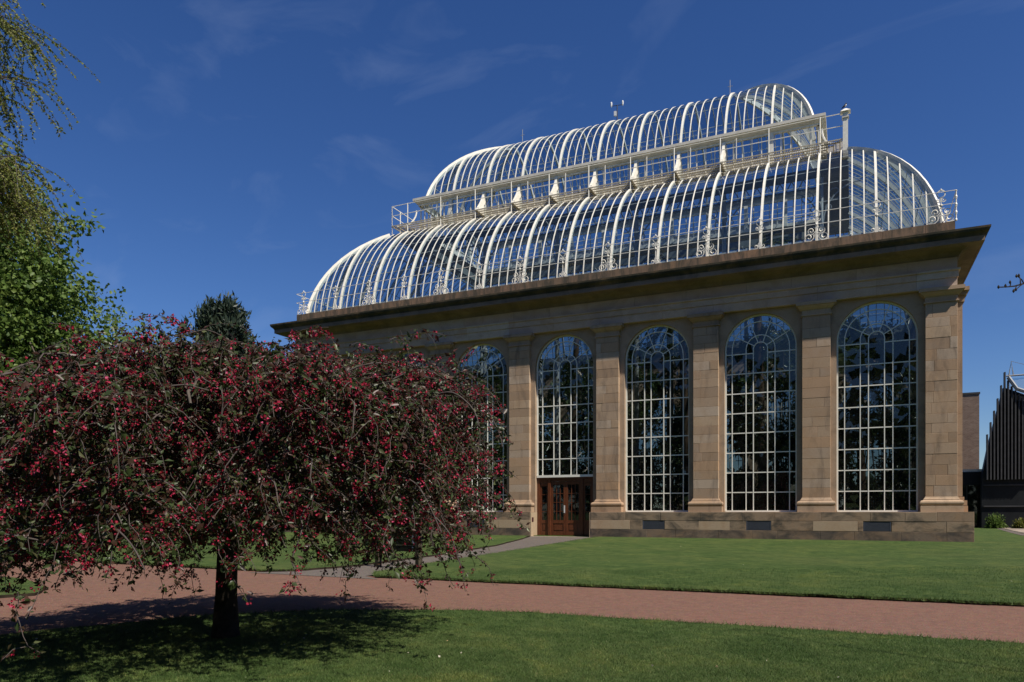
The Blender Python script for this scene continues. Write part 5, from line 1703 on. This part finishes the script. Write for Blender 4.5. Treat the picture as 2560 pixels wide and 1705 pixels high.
def chips(n):
    p, Y = field(n, 8.0, 24.0)
    ok = in_poly(p[:, 0], p[:, 1], red_poly) & ~in_poly(p[:, 0], p[:, 1], lawnC) & ~in_poly(p[:, 0], p[:, 1], lawnA) & ~in_poly(p[:, 0], p[:, 1], lawnB)
    p = p[ok]; m = len(p)
    z = 0.0185 * p[:, 1] - 0.055
    r = rng.uniform(0.003, 0.009, m)[:, None]
    a = rng.random(m) * 6.283
    c = np.stack([p[:, 0], p[:, 1], z - 0.002], 1)
    e = [np.stack([np.cos(a + k * 2.094), np.sin(a + k * 2.094), np.zeros(m)], 1) * r for k in range(3)]
    top = c + np.stack([np.zeros(m), np.zeros(m), r[:, 0] * 1.1], 1)
    v = np.stack([c + e[0], c + e[1], c + e[2], top], 1).reshape(-1, 3)
    b = np.arange(m)[:, None] * 4
    f = np.concatenate([b + np.array([[0, 1, 3]]), b + np.array([[1, 2, 3]]), b + np.array([[2, 0, 3]])], 1).reshape(-1, 3)
    M['chip'] = leaf_mat('gravel_chip', [(0, (0.09, 0.05, 0.04)), (0.6, (0.19, 0.11, 0.085)), (1, (0.25, 0.17, 0.14))], 0.0, 0.9, 0.1)
    return tri_mesh('gravel', v, f, 'chip')
tag(chips(30000), 'loose red gravel chips lying on the path', 'gravel', kind='stuff')
# longer tufts along the cut edges of the lawns
def edge_tufts(poly, ymin, ymax, xmin, xmax, per, skip=lambda x, y: False):
    V = []
    n = len(poly)
    for i in range(n):
        x0, y0 = poly[i]; x1, y1 = poly[(i + 1) % n]
        if not (ymin < y0 < ymax and xmin < x0 < xmax): continue
        L = math.hypot(x1 - x0, y1 - y0)
        if L > 1: continue
        for k in range(int(L * per)):
            u = rng.random()
            V.append((x0 + (x1 - x0) * u + rng.normal() * 0.022, y0 + (y1 - y0) * u + rng.normal() * 0.022))
    V = np.array(V); m = len(V)
    z = 0.0185 * np.minimum(V[:, 1], 0)
    b = np.stack([V[:, 0], V[:, 1], z - 0.03], 1)
    a = rng.random(m) * 6.283
    side = np.stack([np.cos(a), np.sin(a), np.zeros(m)], 1) * 0.006
    h = rng.uniform(0.03, 0.085, m)
    lean = rng.normal(size=(m, 2)) * 0.8
    tip = b + np.stack([lean[:, 0] * h, lean[:, 1] * h, h], 1)
    return np.stack([b - side, b + side, tip], 1).reshape(-1, 3)
ed = np.concatenate([edge_tufts(lawnA, -17.7, -17.2, 1.5, 20, 420), edge_tufts(lawnC, -24, -20.9, 3, 20, 260), edge_tufts(lawnB, -17.6, -16.6, -14, 1, 200), edge_tufts(lawnA, -17.0, -0.4, 1.6, 2.1, 160)])
tag(tri_mesh('edge_grass', ed, np.arange(len(ed)).reshape(-1, 3), 'grass_blade'), 'ragged grass along the cut lawn edges', 'grass', kind='stuff')
p, Y = field(60, 6.5, 27)
p = p[in_poly(p[:, 0], p[:, 1], lawnA) | in_poly(p[:, 0], p[:, 1], lawnC)]
m = len(p)
tag(leaf_cloud('fallen_petals', np.stack([p[:, 0], p[:, 1], 0.0185 * np.minimum(p[:, 1], 0) + 0.022], 1), np.stack([rng.normal(size=m), rng.normal(size=m), np.full(m, 0.15)], 1), rng.uniform(0.018, 0.04, m), rng.uniform(0.012, 0.025, m), 'petal'),
    'pale petals and dead leaves scattered over the lawn', 'petals', kind='stuff')
